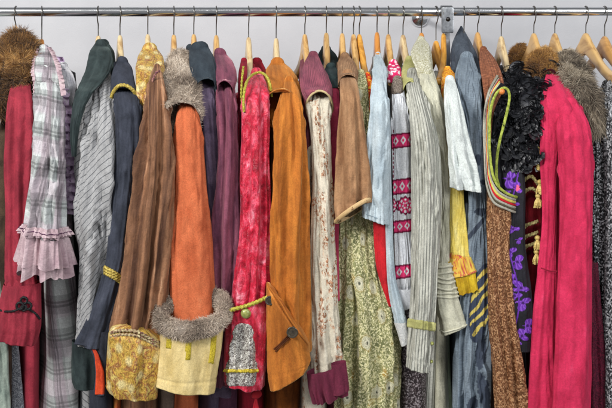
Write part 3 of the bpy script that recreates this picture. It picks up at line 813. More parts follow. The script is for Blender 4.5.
denim = fab('blue_grey_slub_cotton', (130, 142, 152), (92, 104, 116), (160, 170, 176), vs=(30, 12), weave=1, grain=.26, sheen=.15, var=.9, paint=True, wstretch=(.3, 1.4), crisp=.5)
denim_d = fab('dark_slate_cotton', (78, 86, 96), (52, 58, 68), (100, 108, 118), weave=1, grain=.3)
rust_kn = fab('rust_marl_knit', (154, 96, 68), (112, 66, 44), (190, 130, 96), vs=(200, 200), weave=1, grain=.35, extra=cord_extra(.0035))
def seq_p(a, b, c, sc_=260):
    def f(s):
        r = s.sep(s.voro(s.uv(sc_, sc_*.8), 1, 'F1', 'Color'))[0]
        return s.ramp(r, [(.2, lin(a)), (.55, lin(b)), (.92, lin(c))])
    return f
brown_seq = fab('copper_brown_lurex', (132, 90, 60), pattern=seq_p((104, 68, 44), (144, 98, 66), (196, 152, 112), 460), rough=.4, weave=1, metal=.25, crumple=.9)
dk_brown = fab('dark_brown_cord', (70, 44, 32), (44, 26, 20), (92, 62, 46), weave=.8)
lime = fab('lime_cotton_binding', (168, 180, 78), (126, 138, 52), (194, 202, 116), weave=1, vs=(120, 120), grain=.25)
black_sat = fab('black_satin', (44, 45, 50), (26, 27, 31), (70, 72, 78), rough=.42, spec=.6, sheen=.1, weave=.2)
black_cl = fab('black_crepe', (34, 33, 40), (20, 20, 26), (48, 46, 56), rough=.8, weave=.7, paint=True, crisp=.5)
gold_th = fab('gold_thread', (222, 200, 128), (168, 140, 70), (240, 226, 170), vs=(300, 300), rough=.5, weave=.6, metal=.1)
red_gold = fab('deep_red_wool', (138, 20, 34), (92, 10, 22), (164, 36, 48), weave=.6, sheen=.3)
pink_wool = fab('hot_pink_wool', (206, 46, 86), (178, 32, 68), (222, 72, 110), var=.6, weave=.6, sheen=.4, tint=(250, 130, 160), grain=.1)
maroon_lace = fab('maroon_lace_velvet', (110, 30, 52), pattern=lace_p((104, 26, 50), (62, 14, 32)), rough=.6, sheen=.5, weave=.5, tint=(160, 80, 110))
glitter = fab('black_glitter_knit', (40, 40, 44), pattern=seq_p((18, 18, 20), (46, 47, 50), (180, 182, 186), 480), rough=.5, weave=1)
tweed = fab('black_and_white_tweed', (120, 120, 122), pattern=seq_p((30, 30, 34), (104, 106, 110), (196, 197, 200), 420), weave=1, rough=.8)
sage = fab('pale_sage_satin', (160, 172, 160), (112, 126, 118), (190, 200, 190), rough=.4, weave=.2)
grey_lace = fab('grey_lace', (120, 122, 130), pattern=lace_p((84, 86, 94), (156, 158, 164)), weave=.8)
dk_sparkle = fab('dark_brown_sparkle', (76, 66, 68), pattern=seq_p((44, 36, 38), (78, 66, 68), (158, 148, 150), 460), rough=.45, weave=1)
horn = simple('dark_horn_button', (70, 62, 50), .3, 0, .2, 200, coat=.4, col2=(40, 34, 26))
greenb = simple('green_yellow_shell_button', (168, 172, 96), .35, .1, .2, 120, coat=.4, col2=(110, 116, 60))
blackcord = fab('black_cord', (26, 26, 30), (12, 12, 14), rough=.6, weave=.8)
dark_in = fab('dark_lining', (40, 34, 34), (24, 20, 20), rough=.6)
# ================================================================== garments, left to right
def blob(x, y, cx, cy, rx, ry, rot=0):
    a = math.radians(rot); dx, dy = x-cx, y-cy
    u = dx*math.cos(a)+dy*math.sin(a); v = -dx*math.sin(a)+dy*math.cos(a)
    return (u/rx)**2+(v/ry)**2, u/rx, v/ry
BROWNF = [(44, 30, 18), (88, 58, 30), (146, 104, 54), (192, 150, 90)]
# -- crimson coat with brown fur collar
g = Garment('fur_collared_coat', 'crimson wool coat with big brown fur collar and black braided cuff', 'coat', 16, 50, -6)
g.body(crimson_wool, '60 12 20; 120 18 26; 343 29 26; 440 29 28', fold=.004, top=62)
g.body(fab('dark_brown_pile', (84, 66, 50), (50, 38, 28), (108, 88, 68), weave=1, grain=.3), '60 4 14; 120 3 20; 440 -2 22', name='facing', Yn=-.2, top=90)
sl = g.tube('sleeve', '66 15 24; 78 13 27; 95 10 32; 115 8 36; 140 6 37; 170 6 34; 210 7 31; 250 6 30; 290 4 38', crimson_wool, cr=.3, Y=-.235, ramp=40)
cf = g.tube('cuff', '284/282 4 41; 300 1 41; 330 -1 41; 337/344 -2 36', crimson_wool, Y=-.25, shoulder=False, fold=.003, parent=sl.ob, lining=crimson_wool, step=.003, n=110)
g.add('braid', cord_md(spline(on(cf, [(-1, 310), (6, 311.5), (14, 311), (22, 308), (30, 310), (36, 314), (40, 319)], .0022), 80), .0019, tw=700), blackcord, sl.ob)
md = MD()
for cx, cy, r in ((20, 306, 3.4), (28, 306, 3.4), (24, 300.5, 3.2), (24, 308, 2.6)):
    cord_md(np.array([P(cx+r*math.cos(t), cy+r*math.sin(t), tube_surfY(cf, cx, cy, .004)) for t in np.linspace(0, 2*PI, 26)]), .0021, tw=700, md=md)
g.add('frog_knot', md, blackcord, sl.ob)
c = make_tube('37 8 28 -.02; 44 2 36 -.05; 60 -4 37 -.11; 80 -8 36 -.16; 98 -12 13 -.19; 118 -14 7 -.2', Y=-.19, shoulder=False, dr=.6, dmax=.05, step=.006, n=60, seed=4, lip=.01)
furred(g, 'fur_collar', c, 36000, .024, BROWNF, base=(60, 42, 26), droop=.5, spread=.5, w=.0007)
g.far_sleeve(crimson_wool, bottom=290)
# -- sage satin dress at the very edge
g = Garment('satin_dress', 'pale sage satin dress with grey lace, showing only at bottom left', 'dress', -14, 60, -10)
g.body(sage, '70 -12 20; 300 -4 24; 340 0 26; 440 6 30', fold=.007, Yn=-.15)
g.tube('lace_panel', '300 8 14; 335 9 17; 370 10 21; 400 12 24; 440 12 26', grey_lace, shoulder=False, Y=-.17, fold=.003)
g.tube('sleeve', '280 -26 4; 330 -20 8; 370 -16 10; 400 -14 12; 430 -12 14', sage, shoulder=False, Y=-.19, fold=.005)
# -- plaid ruffled dress
g = Garment('plaid_dress', 'grey and lilac plaid dress with tiered pink ruffled cuff', 'dress', 41.8, 50, 43)
g.body(plaid, '52 46 14; 80 54 22; 150 64 24; 290 60 40; 440 62 44', fold=.010, Yn=-.19, top=52)
up = g.tube('upper_sleeve', '49 38 49; 58 35 54; 70 34 58; 82 35 60; 92 37 61', plaid, Y=-.22, ramp=42, fold=.006, lip=.01)
sl = g.tube('sleeve', '72 36 56; 90 38 61; 120 36 63; 150 34 64; 180 31 65; 210 28 66; 240/247 24 68', plaid, cr=1.0, Y=-.25, Y0=-.165, ramp=25, fold=.0055, ff=1.3)
cfm = ring_frill(sl, len(sl.main)-8, .086, .0065, 9, flare=.009, seed=3, out=.001)
ring_frill(sl, len(sl.main)-5, .052, .0065, 11, flare=.010, seed=9, out=.004, md=cfm)
cf = g.add('ruffled_cuff', cfm, lilac, sl.ob)
ring_frill(sl, len(sl.main)-10, .016, .004, 26, flare=.006, seed=6, out=.003)
md = ring_frill(sl, len(sl.main)-10, .018, .004, 24, flare=.006, seed=6, out=.003); ring_frill(sl, len(sl.main)-9, .010, .003, 30, flare=.006, seed=2, out=.006, md=md)
g.add('gathered_heading', md, lilac, sl.ob)
md = MD()
for i in (len(sl.main)-8,):
    cord_md(sl.main[i]+sl.Nn[i]*.009, .0008, closed=False, md=md)
g.add('ribbon_line', md, fab('purple_ribbon', (88, 50, 80), (60, 30, 56)), sl.ob)
# frills round shoulder
for path, h in (([P(39, 48, -.08), P(36, 60, -.14), P(35.5, 76, -.2), P(38, 96, -.24)], -.009), ([P(47, 47, -.08), P(52, 56, -.15), P(56, 68, -.2), P(59, 82, -.235), P(61, 96, -.25)], .009)):
    g.add('shoulder_frill', path_frill(path, h, .0045, .013, seed=int(h*1000)), lilac, up.ob)
path = [P(x, y, Y) for x, y, Y in ((54, 56, -.12), (58, 80, -.16), (61, 105, -.19), (64, 130, -.2), (66, 160, -.2), (67, 190, -.2), (68, 214, -.2))]
md = path_frill(path, .019, .006, .017, seed=2); path_frill(path, -.010, .004, .014, md=md, seed=8)
g.add('placket_frill', md, fab('lilac_print_voile', (186, 160, 190), pattern=lambda s: s.ramp(s.noise(s.uv(110, 110), 1, 3), [(.38, lin((96, 76, 100))), (.46, lin((186, 158, 192))), (.7, lin((214, 200, 214)))])), label='lilac frilled placket edge')
g.tube('satin_bow', '66 58 68 -.13; 74 58 73 -.15; 86 60 76 -.16; 100 62 74 -.16; 112 65 70 -.16', satin_w, shoulder=False, fold=.007, ff=1.6)
g.far_sleeve(plaid)
# -- dark dress behind (purple print) between plaid and stripes
g = Garment('dark_dress', 'narrow strip of black dress hanging behind the plaid and striped sleeves', 'dress', 70, 62, 74)
g.body(fab('black_velvet', (34, 34, 38), (18, 18, 20), (50, 52, 54), sheen=.3), '75 74 12; 140 74 16; 440 78 26', Yn=-.15)
# -- striped shirt with green velvet collar
g = Garment('striped_coat', 'light grey diagonally pinstriped sleeve under a dark green velvet collar', 'coat', 98.3, 45, 84)
g.body(pin, '62 98 16; 120 96 26; 300 88 22; 440 86 22', Yn=-.17)
sl = g.tube('sleeve', '70 100 110; 84 93 114; 100 90 117; 120 87 119; 150 83 119; 190 79 118; 230 79 115; 270 79 107; 310 78 98; 345 77 92', pin, cr=1.0, Y=-.235, fold=.0075, ff=1.2, dr=.55)
g.tube('cuff', '340/345 72 97; 360 72 98; 380 73 98; 387 75 97', dgreen, Y=-.225, shoulder=False, fold=.003, parent=sl.ob)
g.tube('side_panel', '95 77 92; 130 74 90; 180 76 90; 230 78 90; 280 81 92; 310 86 93', pin, Y=-.215, shoulder=False, fold=.006, label='crumpled striped inner sleeve panel')
g.tube('collar', '43/46 95 107 -.03; 50 90 110 -.07; 60 87 113 -.1; 72 84 109 -.14; 86 78 98 -.2; 92 75.5 92 -.235; 105 73 85 -.258; 125 70.5 79.5 -.262; 142 70.5 77 -.256; 156 72 76 -.245', dgreen, Y=-.2, shoulder=False, fold=.005, dr=.55, sm=.03)
g.tube('hood', '44 97 109 .02; 52 93 114 .01; 66 93 115 .0; 82 96 112 .0', dgreen, shoulder=False, Y=0, fold=.006)
g.far_sleeve(pin)
# -- charcoal coat with gold piping
g = Garment('charcoal_coat', 'charcoal coat sleeve with gold piping, flared open cuff and orange lining', 'coat', 120, 66, 128)
g.body(charcoal, '64 122 14; 120 126 20; 300 112 34; 395 96 44; 440 95 46', Yn=-.17)
co = g.tube('collar', '60/62 117 128; 68 114 132; 76 112 135; 86 111 137.5; 94 111 138.5 - -6; 106 111.5 139 - -22', charcoal, Y=-.2, Y0=-.08, fold=.003, ramp=38)
sl = g.tube('sleeve', '82 116 134; 96 115 138; 120 116 141; 150 117 141; 180 115 140; 220 112 137; 260 106 129; 290 98 121; 320 87.5 114; 343/346 76.5 109', charcoal, cr=.3, Y=-.25, Y0=-.13, ramp=30, fold=.0032, step=.003, n=120, sm=.012, lip=.006)
g.tube('cuff_flap', '330 90 112; 345 91 110.5; 358 94.5 109; 375 96 107.5; 394/396 94 105.5', charcoal, Y=-.254, shoulder=False, fold=.002, parent=sl.ob, lip=.01, sm=.02, lining=orange_lin)
g.add('gold_piping', cord_md(rim(co, .001, -.9), .0036, tw=500, depth=.2), gold_trim, sl.ob)
pth = on(sl, [(104.5, 270), (108, 272), (114, 275), (120, 279), (124.5, 284)], .0025)
md = MD()
for k in (-1, 0, 1): cord_md(spline(np.array(pth)+np.array([0.0, 0, .0052*k]), 50), .0032, tw=600, depth=.22, md=md)
g.add('gold_band', md, gold_trim, sl.ob)
g.tube('cuff_facing', '344 89 92; 354 94 98; 372 96.5 104; 386 96 105; 393/394 95.5 104.5', orange_lin, Y=-.268, shoulder=False, fold=.003, n=50, parent=sl.ob, lip=.006, sm=.02)
g.add('cuff_edge', cord_md(spline([P(x, y, -.27) for x, y in ((77, 343.5), (85, 345.5), (91, 350), (95, 361), (96, 378), (94.5, 392), (99, 395), (104, 395))], 70), .0016), charcoal, sl.ob)
g.far_sleeve(charcoal)
g = Garment('red_striped_jacket', 'narrow glimpse of red, orange and yellow jacket left of the charcoal shoulder', 'jacket', 113, 74, 113)
g.body(fab('red_orange_band', (196, 60, 46), pattern=lambda s: s.ramp(s.noise(s.uv(20, 10), 1, 2), [(.45, lin((190, 48, 44))), (.55, lin((206, 110, 60))), (.7, lin((206, 184, 72)))])), '82 113 10; 140 115 10; 440 116 12', Yn=-.16)
# -- brown velvet coat with brocade
g = Garment('brocade_velvet_coat', 'brown velvet coat with gold brocade collar and deep brocade cuff', 'coat', 147.8, 50, 149)
g.body(brown_vel, '56 149 16; 120 148 26; 300 140 40; 440 138 46', Yn=-.18)
co = g.tube('collar', '49 142 157; 56 138 163; 68 136 166; 82 136 166; 98 136.5 163; 112 137 156; 128 139 151', brocade, Y=-.215, ramp=55, fold=.0045, dr=.6)
sl = g.tube('sleeve', '66 154 160; 76 151.5 162; 90 148 165; 110 145 168; 140 141 172; 180 134 175; 220 128 175; 260 121 172; 300 116 168; 330/336 111 163', brown_vel, Y=-.262, Y0=-.17, ramp=30, fold=.0082, ff=1.35)
cf = g.tube('cuff', '328/337 111.5 161; 332/340 109.5 163; 345/352 108.5 163; 370 106.5 161; 386 106 159; 392/396 109 157', brocade, Y=-.281, shoulder=False, top=True, fold=.0036, ff=.8, parent=sl.ob, n=100)
md = MD()
a = on(cf, [(110.5, 333), (118, 331), (128, 330.5), (138, 332), (148, 337), (156, 341.5), (162, 343)], .002)
b = np.array(a)+np.array([0, 0, -.0075])
cord_md(spline(a, 80), .0026, tw=420, depth=.35, md=md); cord_md(spline(b, 80), .0022, tw=-420, depth=.35, md=md)
g.add('cuff_braid', md, fab('cream_maroon_braid', (200, 186, 140), (100, 50, 50), (226, 214, 170), vs=(190, 190), weave=.8), sl.ob)
g.add('collar_braid', cord_md(spline([P(x, y, Y) for x, y, Y in ((160, 71, -.235), (156, 73, -.235), (152, 82, -.243), (149, 94, -.25), (147, 106, -.255), (146, 114, -.262))], 60), .0022, tw=420, depth=.35), fab('purple_gold_braid', (166, 120, 104), (80, 40, 62), (206, 180, 120), vs=(220, 220), weave=.8), co.ob)
g.far_sleeve(brown_vel)
# -- orange coat
GREYF = [(112, 98, 86), (160, 144, 128), (194, 178, 160), (218, 206, 190)]
g = Garment('orange_coat', 'orange wool coat with grey curly fur collar and wide cream cuff', 'coat', 173.8, 58, 180)
g.body(orange_wool, '62 178 14; 120 190 20; 300 190 30; 440 184 34', Yn=-.175)
g.body(fab('grey_brown_wool', (112, 96, 84), (74, 62, 54), (136, 118, 102), weave=.7), '70 172 10; 120 172 14; 440 166 22', name='front_facing', Yn=-.16)
sl = g.tube('sleeve', '90 183 191; 100 180 195; 112 177 199; 130 174 202; 160 173 204; 190 173 207; 230 171 212; 270 170 214; 300 170 216; 330 172 219', orange_wool, cr=.3, Y=-.255, Y0=-.19, ramp=26, fold=.0035, dr=.6)
c = make_tube('55 172 186 -.05; 60 168 190 -.09; 70 165.5 195 -.15; 84 165 198 -.2; 100 166 200 -.235; 112 166 202 -.245 -13; 118 166 201 -.245 -17', shoulder=False, dr=.62, step=.005, n=70, seed=12, lip=.01)
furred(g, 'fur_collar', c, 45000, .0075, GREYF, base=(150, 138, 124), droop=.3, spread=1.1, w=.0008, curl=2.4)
cf = g.tube('cuff', '312/308 161 226 - 14; 330 161 224; 350 159.5 222; 370 157.5 218.5; 384/391 156 215.5', cream_cl, Y=-.285, shoulder=False, fold=.0022, dr=.55, dmax=.05, ff=.6, parent=sl.ob, n=190, step=.002, sm=.02, lining=cream_cl)
ring = cf.main[2]; ph = np.linspace(0, 2*PI, 14)
cen = cf.mid[2]; rad = ring-cen; rad /= np.linalg.norm(rad, axis=1)[:, None]
TV = ring[None]+(np.cos(ph)[:, None, None]*rad[None]+np.sin(ph)[:, None, None]*np.array([0, 0, 1.]))*.0125
TN = (np.cos(ph)[:, None, None]*rad[None]+np.sin(ph)[:, None, None]*np.array([0, 0, 1.]))
md = MD(); md.add(TV, grid_quads(*TV.shape[:2]), None, (*lin((120, 108, 96)), 1)); fur_md(TV, TN, 40000, .0062, GREYF, seed=8, droop=.3, spread=1.1, md=md, w=.0008, curl=2.4)
g.add('fur_cuff_trim', md, hairmat('fur_hair'), sl.ob)
for x0, y0, x1, y1 in ((170.5, 326, 168.5, 349), (189.5, 334, 187.5, 361), (214, 338, 211, 364)):
    g.add('braid_bar', patch_md(cf, lambda x, y: (y > y0-6) & (y < y1) & (abs(x-x0-(y-y0)*(x1-x0)/(y1-y0)) < 3.1), .0022), mustard, sl.ob)
g.far_sleeve(orange_wool)
# -- purple-grey coat
g = Garment('purple_grey_coat', 'purple-grey wool coat with dark teal felt collar', 'coat', 193.8, 52, 200)
g.body(purple_grey, '60 200 14; 120 206 18; 440 214 30', Yn=-.165)
sl = g.tube('sleeve', '74 195 213; 88 195.5 214.5; 110 198 216; 140 201 219; 170 203 221; 210 206 222; 260 209 224; 330 212 228; 395 212 232', purple_grey, cr=.3, Y=-.215, Y0=-.14, ramp=25, fold=.004)
g.tube('collar', '49/47 189 208; 56 189 212; 66 190 215; 78 192 216; 90/86 195 215 - -10', teal, Y=-.205, ramp=45, fold=.004, dr=.6)
g.tube('collar_end', '48 186 196 .0; 56 187 196 .0; 68 187 195 .02', teal, shoulder=False, Y=0)
g.far_sleeve(purple_grey)
# -- mauve velvet
g = Garment('mauve_velvet_coat', 'mauve velvet coat with folded velvet collar, between purple-grey and crimson coats', 'coat', 216.3, 54, 224)
g.body(plum, '60 222 12; 120 232 18; 300 232 26; 440 224 30', Yn=-.17)
sl = g.tube('sleeve', '76 219 233; 86 217 235; 100 217.5 236.5; 130 219 238; 160 218 240; 190 217 240; 230 214 240; 270 214 240; 300 214 238; 340 214 236; 386 214 231', mauve, Y=-.235, Y0=-.15, ramp=28, fold=.0085, ff=1.35)
g.tube('collar', '52/54 214 226; 60 214 231; 70 215 235; 80 216 236; 92 217 233 - -12', mauve, Y=-.215, ramp=42, fold=.004, dr=.6)
g.far_sleeve(mauve)
# -- crimson crushed velvet
g = Garment('crushed_velvet_coat', 'crimson crushed velvet coat with yellow-green cord and silver lace cuff panel', 'coat', 248.6, 62, 256)
g.body(fab('deep_crimson', (150, 22, 42), (96, 10, 26), sheen=.4), '66 247 16; 120 252 22; 300 248 30; 440 246 34', Yn=-.17)
sl = g.tube('sleeve', '72 251 262; 82 247 266; 96 244 269; 120 242.5 270; 150 243 269; 180 241 270; 215 241 270; 250 237.5 270; 280 235 269.5; 300 232 269; 320 228 268', crush, Y=-.252, Y0=-.14, ramp=30, fold=.0055, ff=1.3)
cf = g.tube('cuff', '314/294 226 269; 330 225.5 268; 350 225 267; 370 224 266; 383/388 225 264', crush, Y=-.262, shoulder=False, fold=.004, parent=sl.ob, n=190, step=.0018, sm=.02)
g.add('cuff_cord', cord_md(spline([P(x, y, -.29+.0*x) for x, y in ((224, 316), (227, 312), (235, 309), (246, 306), (257, 302), (268, 297))], 60), .0036, tw=420, depth=.2), lime_tr, sl.ob)
def lm(x, y):
    w = np.interp(y, [322, 326, 332, 338, 344, 352, 360, 364, 370, 384, 387], [3, 8, 11, 10, 12.5, 13.5, 13.5, 15.5, 16, 14.5, 12]); cx = np.interp(y, [322, 387], [243.5, 241])
    return (y > 323) & (y < 386.5) & (abs(x-cx) < w)
g.add('lace_panel', patch_md(cf, lm, .0022, .0016), silver_lace, sl.ob)
g.add('lace_band', patch_md(cf, lambda x, y: (abs(y-370.5) < 2.4) & (abs(x-241.5) < 16.5), .0062), mustard, sl.ob)
button(g, 'button', cf, 246, 313.5, .0098, greenb, sl.ob, DOME)
g.add('collar_cord', cord_md(spline([P(x, y, Y) for x, y, Y in ((244, 112, -.262), (243.5, 98, -.26), (246, 84, -.24), (251, 76, -.19), (258, 72.5, -.17), (264, 74, -.19), (268, 79, -.22), (270.5, 87, -.225), (271.5, 96, -.21))], 70), .0026, tw=420, depth=.25), lime_tr)
g.tube('lapel', '60 241 247; 72 239 248; 90 238 246; 112 240 245', fab('deep_crimson', (150, 22, 42)), Y=-.18, ramp=35, fold=.003)
g.add('lapel_cord', cord_md(spline([P(x, y, -.21) for x, y in ((243.5, 66), (242, 80), (241.5, 96), (242, 114))], 40), .0022, tw=420, depth=.25), lime_tr)
g.tube('back_collar', '62 251 262 .0; 70 252 266 -.02; 78 254 268 -.06; 86 258 268 -.1', fab('deep_crimson', (150, 22, 42)), shoulder=False, Y=0)
md = tassel_md(P(256, 394, -.24), .06, .008, 5, n=40, head=.01)
g.add('tassel', md, fab('red_silk_thread', (196, 36, 50), (130, 16, 28)))
g.far_sleeve(crush)
# -- orange suede
g = Garment('suede_coat', 'orange-tan suede coat with pointed buttoned cuff flap', 'coat', 276.2, 66, 283)
g.body(fab('dark_orange_suede', (150, 82, 26), (92, 46, 14), (176, 104, 40), sheen=.4, extra=pile), '70 276 18; 120 288 26; 300 282 40; 440 283 42', Yn=-.18)
sl = g.tube('sleeve', '80 284 294; 90 281 299; 105 279 303; 125 277 305.5; 150 276 307; 180 274 308; 210 272 309; 250 271.5 309.5; 290 270 309.5; 325 268 310; 350 268 309', suede_or, Y=-.262, Y0=-.17, ramp=28, fold=.0068, ff=1.1)
g.tube('collar', '63 271 285; 68 267.5 291; 77 265 296; 88 263.5 299; 98 263.5 300 - -6; 110 264 298 - -22', suede_or, Y=-.22, ramp=48, fold=.0035, dr=.6)
cf = g.tube('cuff', '284/344 267 309.5; 320/352 266.5 309.5; 360 266.5 310; 376/362 267 310; 390/368 269.5 307.5', suede_or, Y=-.278, shoulder=False, fold=.0018, top=True, parent=sl.ob, n=110, step=.003, sm=.012)
g.add('seam_piping', cord_md(spline(on(cf, [(268.5, 286), (272, 291), (281, 303), (289, 317), (297, 329), (303, 337), (308, 345)], .0006), 60), .0014), suede_or, sl.ob)
button(g, 'button', cf, 269.8, 300.5, .0088, horn, sl.ob); button(g, 'button', cf, 292.3, 332.2, .0108, horn, sl.ob)
md = MD()
for o_ in (-1.6, 1.6):
    cord_md(spline(on(cf, [(288.5+o_*.6, 337+o_*.8), (281, 344.5+o_), (274.5+o_*.5, 350.5+o_*.8)], .0022), 30), .0011, tw=1500, md=md)
cord_md(spline(on(cf, [(288, 337.5), (281, 344.5), (275, 350)], .002), 30), .0010, md=md)
g.add('buttonhole', md, fab('dark_stitching', (110, 54, 16), (60, 28, 8)), sl.ob)
g.far_sleeve(suede_or)
# -- pink corduroy shoulder with cream sprigged sleeve
g = Garment('sprigged_coat', 'cream coat sleeve with brown sprigs, pink corduroy shoulder and maroon turned cuff', 'coat', 304.8, 60, 318)
g.body(pink_cord, '62 300 10; 90 303 14; 120 306 14; 200 311 14; 440 313 34', Yn=-.18)
g.body(cream_fl, '100 310 8; 200 312 12; 300 314 20; 440 313 36', name='skirt_panel', Yn=-.205, top=110)
sl = g.tube('sleeve', '80 309 327; 92 307 329; 110 308 329.5; 140 310.5 329.5; 180 312.5 331; 220 311.5 333.5; 260 310.5 335.5; 300 310.5 338; 340 310 341; 372 312 345', cream_fl, cr=1.0, Y=-.248, Y0=-.13, ramp=30, fold=.0042, ff=1.1)
cape = g.tube('shoulder_cape', '55 308 318; 62 304 321; 74 301 327; 86 301 331; 98 304 331.5 - -8; 108 307 331.5 - -18', pink_cord, Y=-.225, ramp=50, fold=.003, dr=.6, lining=tan_trim)
g.add('cape_piping', cord_md(rim(cape, .0008, -.9), .0021), tan_trim)
cf = g.tube('cuff', '373/362 307 345; 385/374 308 346.5; 396/386 310.5 348; 404/393 314 348', maroon_vel, Y=-.272, shoulder=False, fold=.0055, parent=sl.ob, ff=1.4, n=90, dr=.5)
g.tube('cuff_fold', '364/361 331 346; 380/376 332 347.5; 395/390 332 348.5', maroon_vel, Y=-.28, shoulder=False, fold=.003, parent=sl.ob)
g.far_sleeve(cream_fl)
# -- rose jersey with black-green collar
g = Garment('rose_dress', 'rose pink jersey sleeve under a round black-green felt collar', 'dress', 326.3, 50, 333)
g.body(maroon_vel, '78 331 12; 140 334 14; 250 336 12; 440 338 20', Yn=-.17, top=72)
g.tube('sleeve', '80 328 337; 92 327 339.5; 110 327 341; 135 327.5 342; 160 328 342; 200 331 340; 250 333 339; 300 334 340', rose, Y=-.215, Y0=-.14, ramp=22, fold=.0035)
g.tube('collar', '67 326 337 -.1; 72 323.5 338.5 -.13; 80 323 339 -.16; 87 324 339 -.175', bgreen, shoulder=False, fold=.002)
g.tube('back_collar', '49 321 331 .06; 54 318 336 .05; 62 317 340 .04; 74 319 340 .02', bgreen, shoulder=False, Y=.05, fold=.002)
g.far_sleeve(rose)
# -- tan suede
g = Garment('tan_suede_jacket', 'tan suede jacket with short flared sleeve edged in pale tan', 'jacket', 342.2, 58, 348)
g.body(tan_suede, '64 344 12; 120 348 18; 190 350 18; 210 350 14', Yn=-.18)
sl = g.tube('sleeve', '74 341.5 354; 84 340.5 357; 100 341 359.5; 130 338.5 364; 160 336.5 367; 185 335 369.5; 202 335.5 370; 222/200 337 371 - -6', tan_suede, Y=-.262, Y0=-.17, ramp=28, fold=.0055, ff=1.1, lining=fab('olive_brown_lining', (104, 84, 52), (66, 50, 30)), sm=.02, lip=.02)
g.tube('collar', '56 341 350; 62 338.5 355; 72 338 358; 84 338.5 357 - -10', fab('tan_corduroy', (176, 138, 104), (130, 94, 66), (200, 164, 130), weave=.8, extra=cord_extra(.004)), Y=-.205, ramp=38, fold=.003, dr=.6)
L_ = sl.main[-1]; fr = np.sin(sl.th) > -.55
g.add('sleeve_edge', cord_md(np.stack([smooth1(L_[:, k], 5) for k in range(3)], 1)+sl.Nn[-1]*.0032+np.array([0, 0, .001]), .0044, flat=.6), tan_edge, sl.ob)
g.far_sleeve(tan_suede, bottom=200)
# -- olive flowered dress
g = Garment('flowered_dress', 'long olive green dress printed with cream roses and scrolls', 'dress', 353.5, 66, 364)
g.body(olive, '70 358 10; 130 362 12; 200 356 26; 300 362 50; 440 366 66', Yn=-.175, fold=.01)
g.tube('skirt_fold', '196 352 370; 220 352 374; 250 352 379; 280 353 387; 310 354 394; 340 354 399; 370 353 401; 400 352 399; 430 352 398', olive, shoulder=False, Y=-.215, fold=.008, ff=1.2)
g.tube('skirt_fold', '200 338 354; 230 338 356; 260 337 358; 300 336 360; 350 334 360; 400 335 360; 430 335 360', olive, shoulder=False, Y=-.205, fold=.007, ff=1.2)
g.tube('sleeve', '72 357 364; 84 356 367; 110 356 369; 150 357 370; 190 356 371', olive, cr=1.0, Y=-.2, Y0=-.13, ramp=22, fold=.004)
g.far_sleeve(olive)
# -- scarlet garment
g = Garment('scarlet_blouse', 'scarlet blouse with red and yellow shoulder, its sleeve showing below the pale blue hem', 'blouse', 359.3, 74, 372)
g.body(redyel, '78 367 8; 130 372 10; 200 376 14; 300 384 14; 320 386 8', Yn=-.16, top=74)
g.tube('shoulder', '74 365 370; 84 364.5 373; 100 365 374; 120 367 375', redyel, Y=-.19, Y0=-.13, ramp=22, fold=.002)
g.tube('sleeve', '206 374 386.5; 225 373.5 387.5; 250 374 389; 270 376 390; 290 382 391; 306 388 392', red_cl, shoulder=False, Y=-.240, fold=.003, dr=.35)
# -- pale blue tunic
g = Garment('blue_tunic', 'plain pale blue tunic with short sleeve and long lace-cuffed under sleeve', 'tunic', 377, 54, 382)
g.body(pblue, '58 380 10; 100 384 16; 200 388 18; 300 390 14; 340 392 10', Yn=-.18)
sl = g.tube('sleeve', '54 375.5 381; 64 373.5 384.5; 80 372 386; 100 370 388; 130 367.5 388.5; 160 365 388.5; 190 363.5 388.5; 216/224 362.5 389', pblue, cr=1.0, Y=-.256, Y0=-.04, ramp=55, fold=.0045, ff=1.0)
g.add('hem_stitching', cord_md(spline(on(sl, [(363, 213), (370, 215.5), (380, 219), (388, 221)], .0004), 40), .0007), fab('blue_stitch', (140, 158, 170)), sl.ob)
g.tube('under_sleeve', '100 381 389; 150 382 391; 200 384 391.5; 250 385.5 392.5; 280 386.5 395; 305 390 402; 325 394.5 407', pblue, shoulder=False, Y=-.246, fold=.004, label='long narrow pale blue under sleeve')
g.tube('lace_cuff', '322 393.5 406.5; 332 397 408; 346/342 401 409.5', fab('white_eyelet_lace', (216, 216, 212), pattern=lace_p((186, 188, 188), (234, 234, 230))), shoulder=False, Y=-.25, fold=.002)
g.far_sleeve(pblue)
# -- embroidered white shirt
MAG = lin((220, 54, 110)); DMAG = lin((120, 16, 60)); WH = lin((228, 226, 230))
def emb(x, y, U, W, fr):
    out = np.zeros(x.shape+(4,))
    def put(m, c):
        out[m] = (*c, 1)
    for yc, hh in ((140.5, 6.6), (186.5, 7), (226.5, 5.6), (272, 6.2)):
        yy = y-yc+(x-401)*.12
        put(fr & (abs(yy) < hh), MAG)
        put(fr & (abs(abs(yy)-hh) < .9), DMAG)
        ph = ((x-397.5+yc) % 7.5)-3.75
        dm = abs(ph)/2.9+abs(yy)/(hh*.68)
        put(fr & (dm < 1), WH); put(fr & (dm < .45), MAG)
    for cx, cy, r in ((405.5, 205.5, 8.6), (390.8, 205.5, 7)):
        dx, dy = x-cx, y-cy; rr = np.hypot(dx, dy*.95); an = np.arctan2(dy, dx)
        ed = r*(1+.08*np.cos(12*an))
        put(fr & (rr < ed), MAG); put(fr & (rr < ed) & (rr > r*.82), DMAG)
        put(fr & (abs(rr-r*.66) < .9) & (np.cos(8*an) > -.2), WH); put(fr & (abs(rr-r*.3) < .9) & (np.cos(6*an+1) > -.3), WH)
    put(fr & (abs(x-393.3) < .5) & (y > 130) & (y < 262) & (np.sin(y*1.4) > -.3), DMAG)
    return out
g = Garment('embroidered_shirt', 'white cotton shirt embroidered with magenta bands and a round medallion', 'shirt', 388.3, 64, 400)
g.body(white_c, '70 394 10; 120 400 16; 200 402 16; 310 404 14; 312 404 12', Yn=-.17)
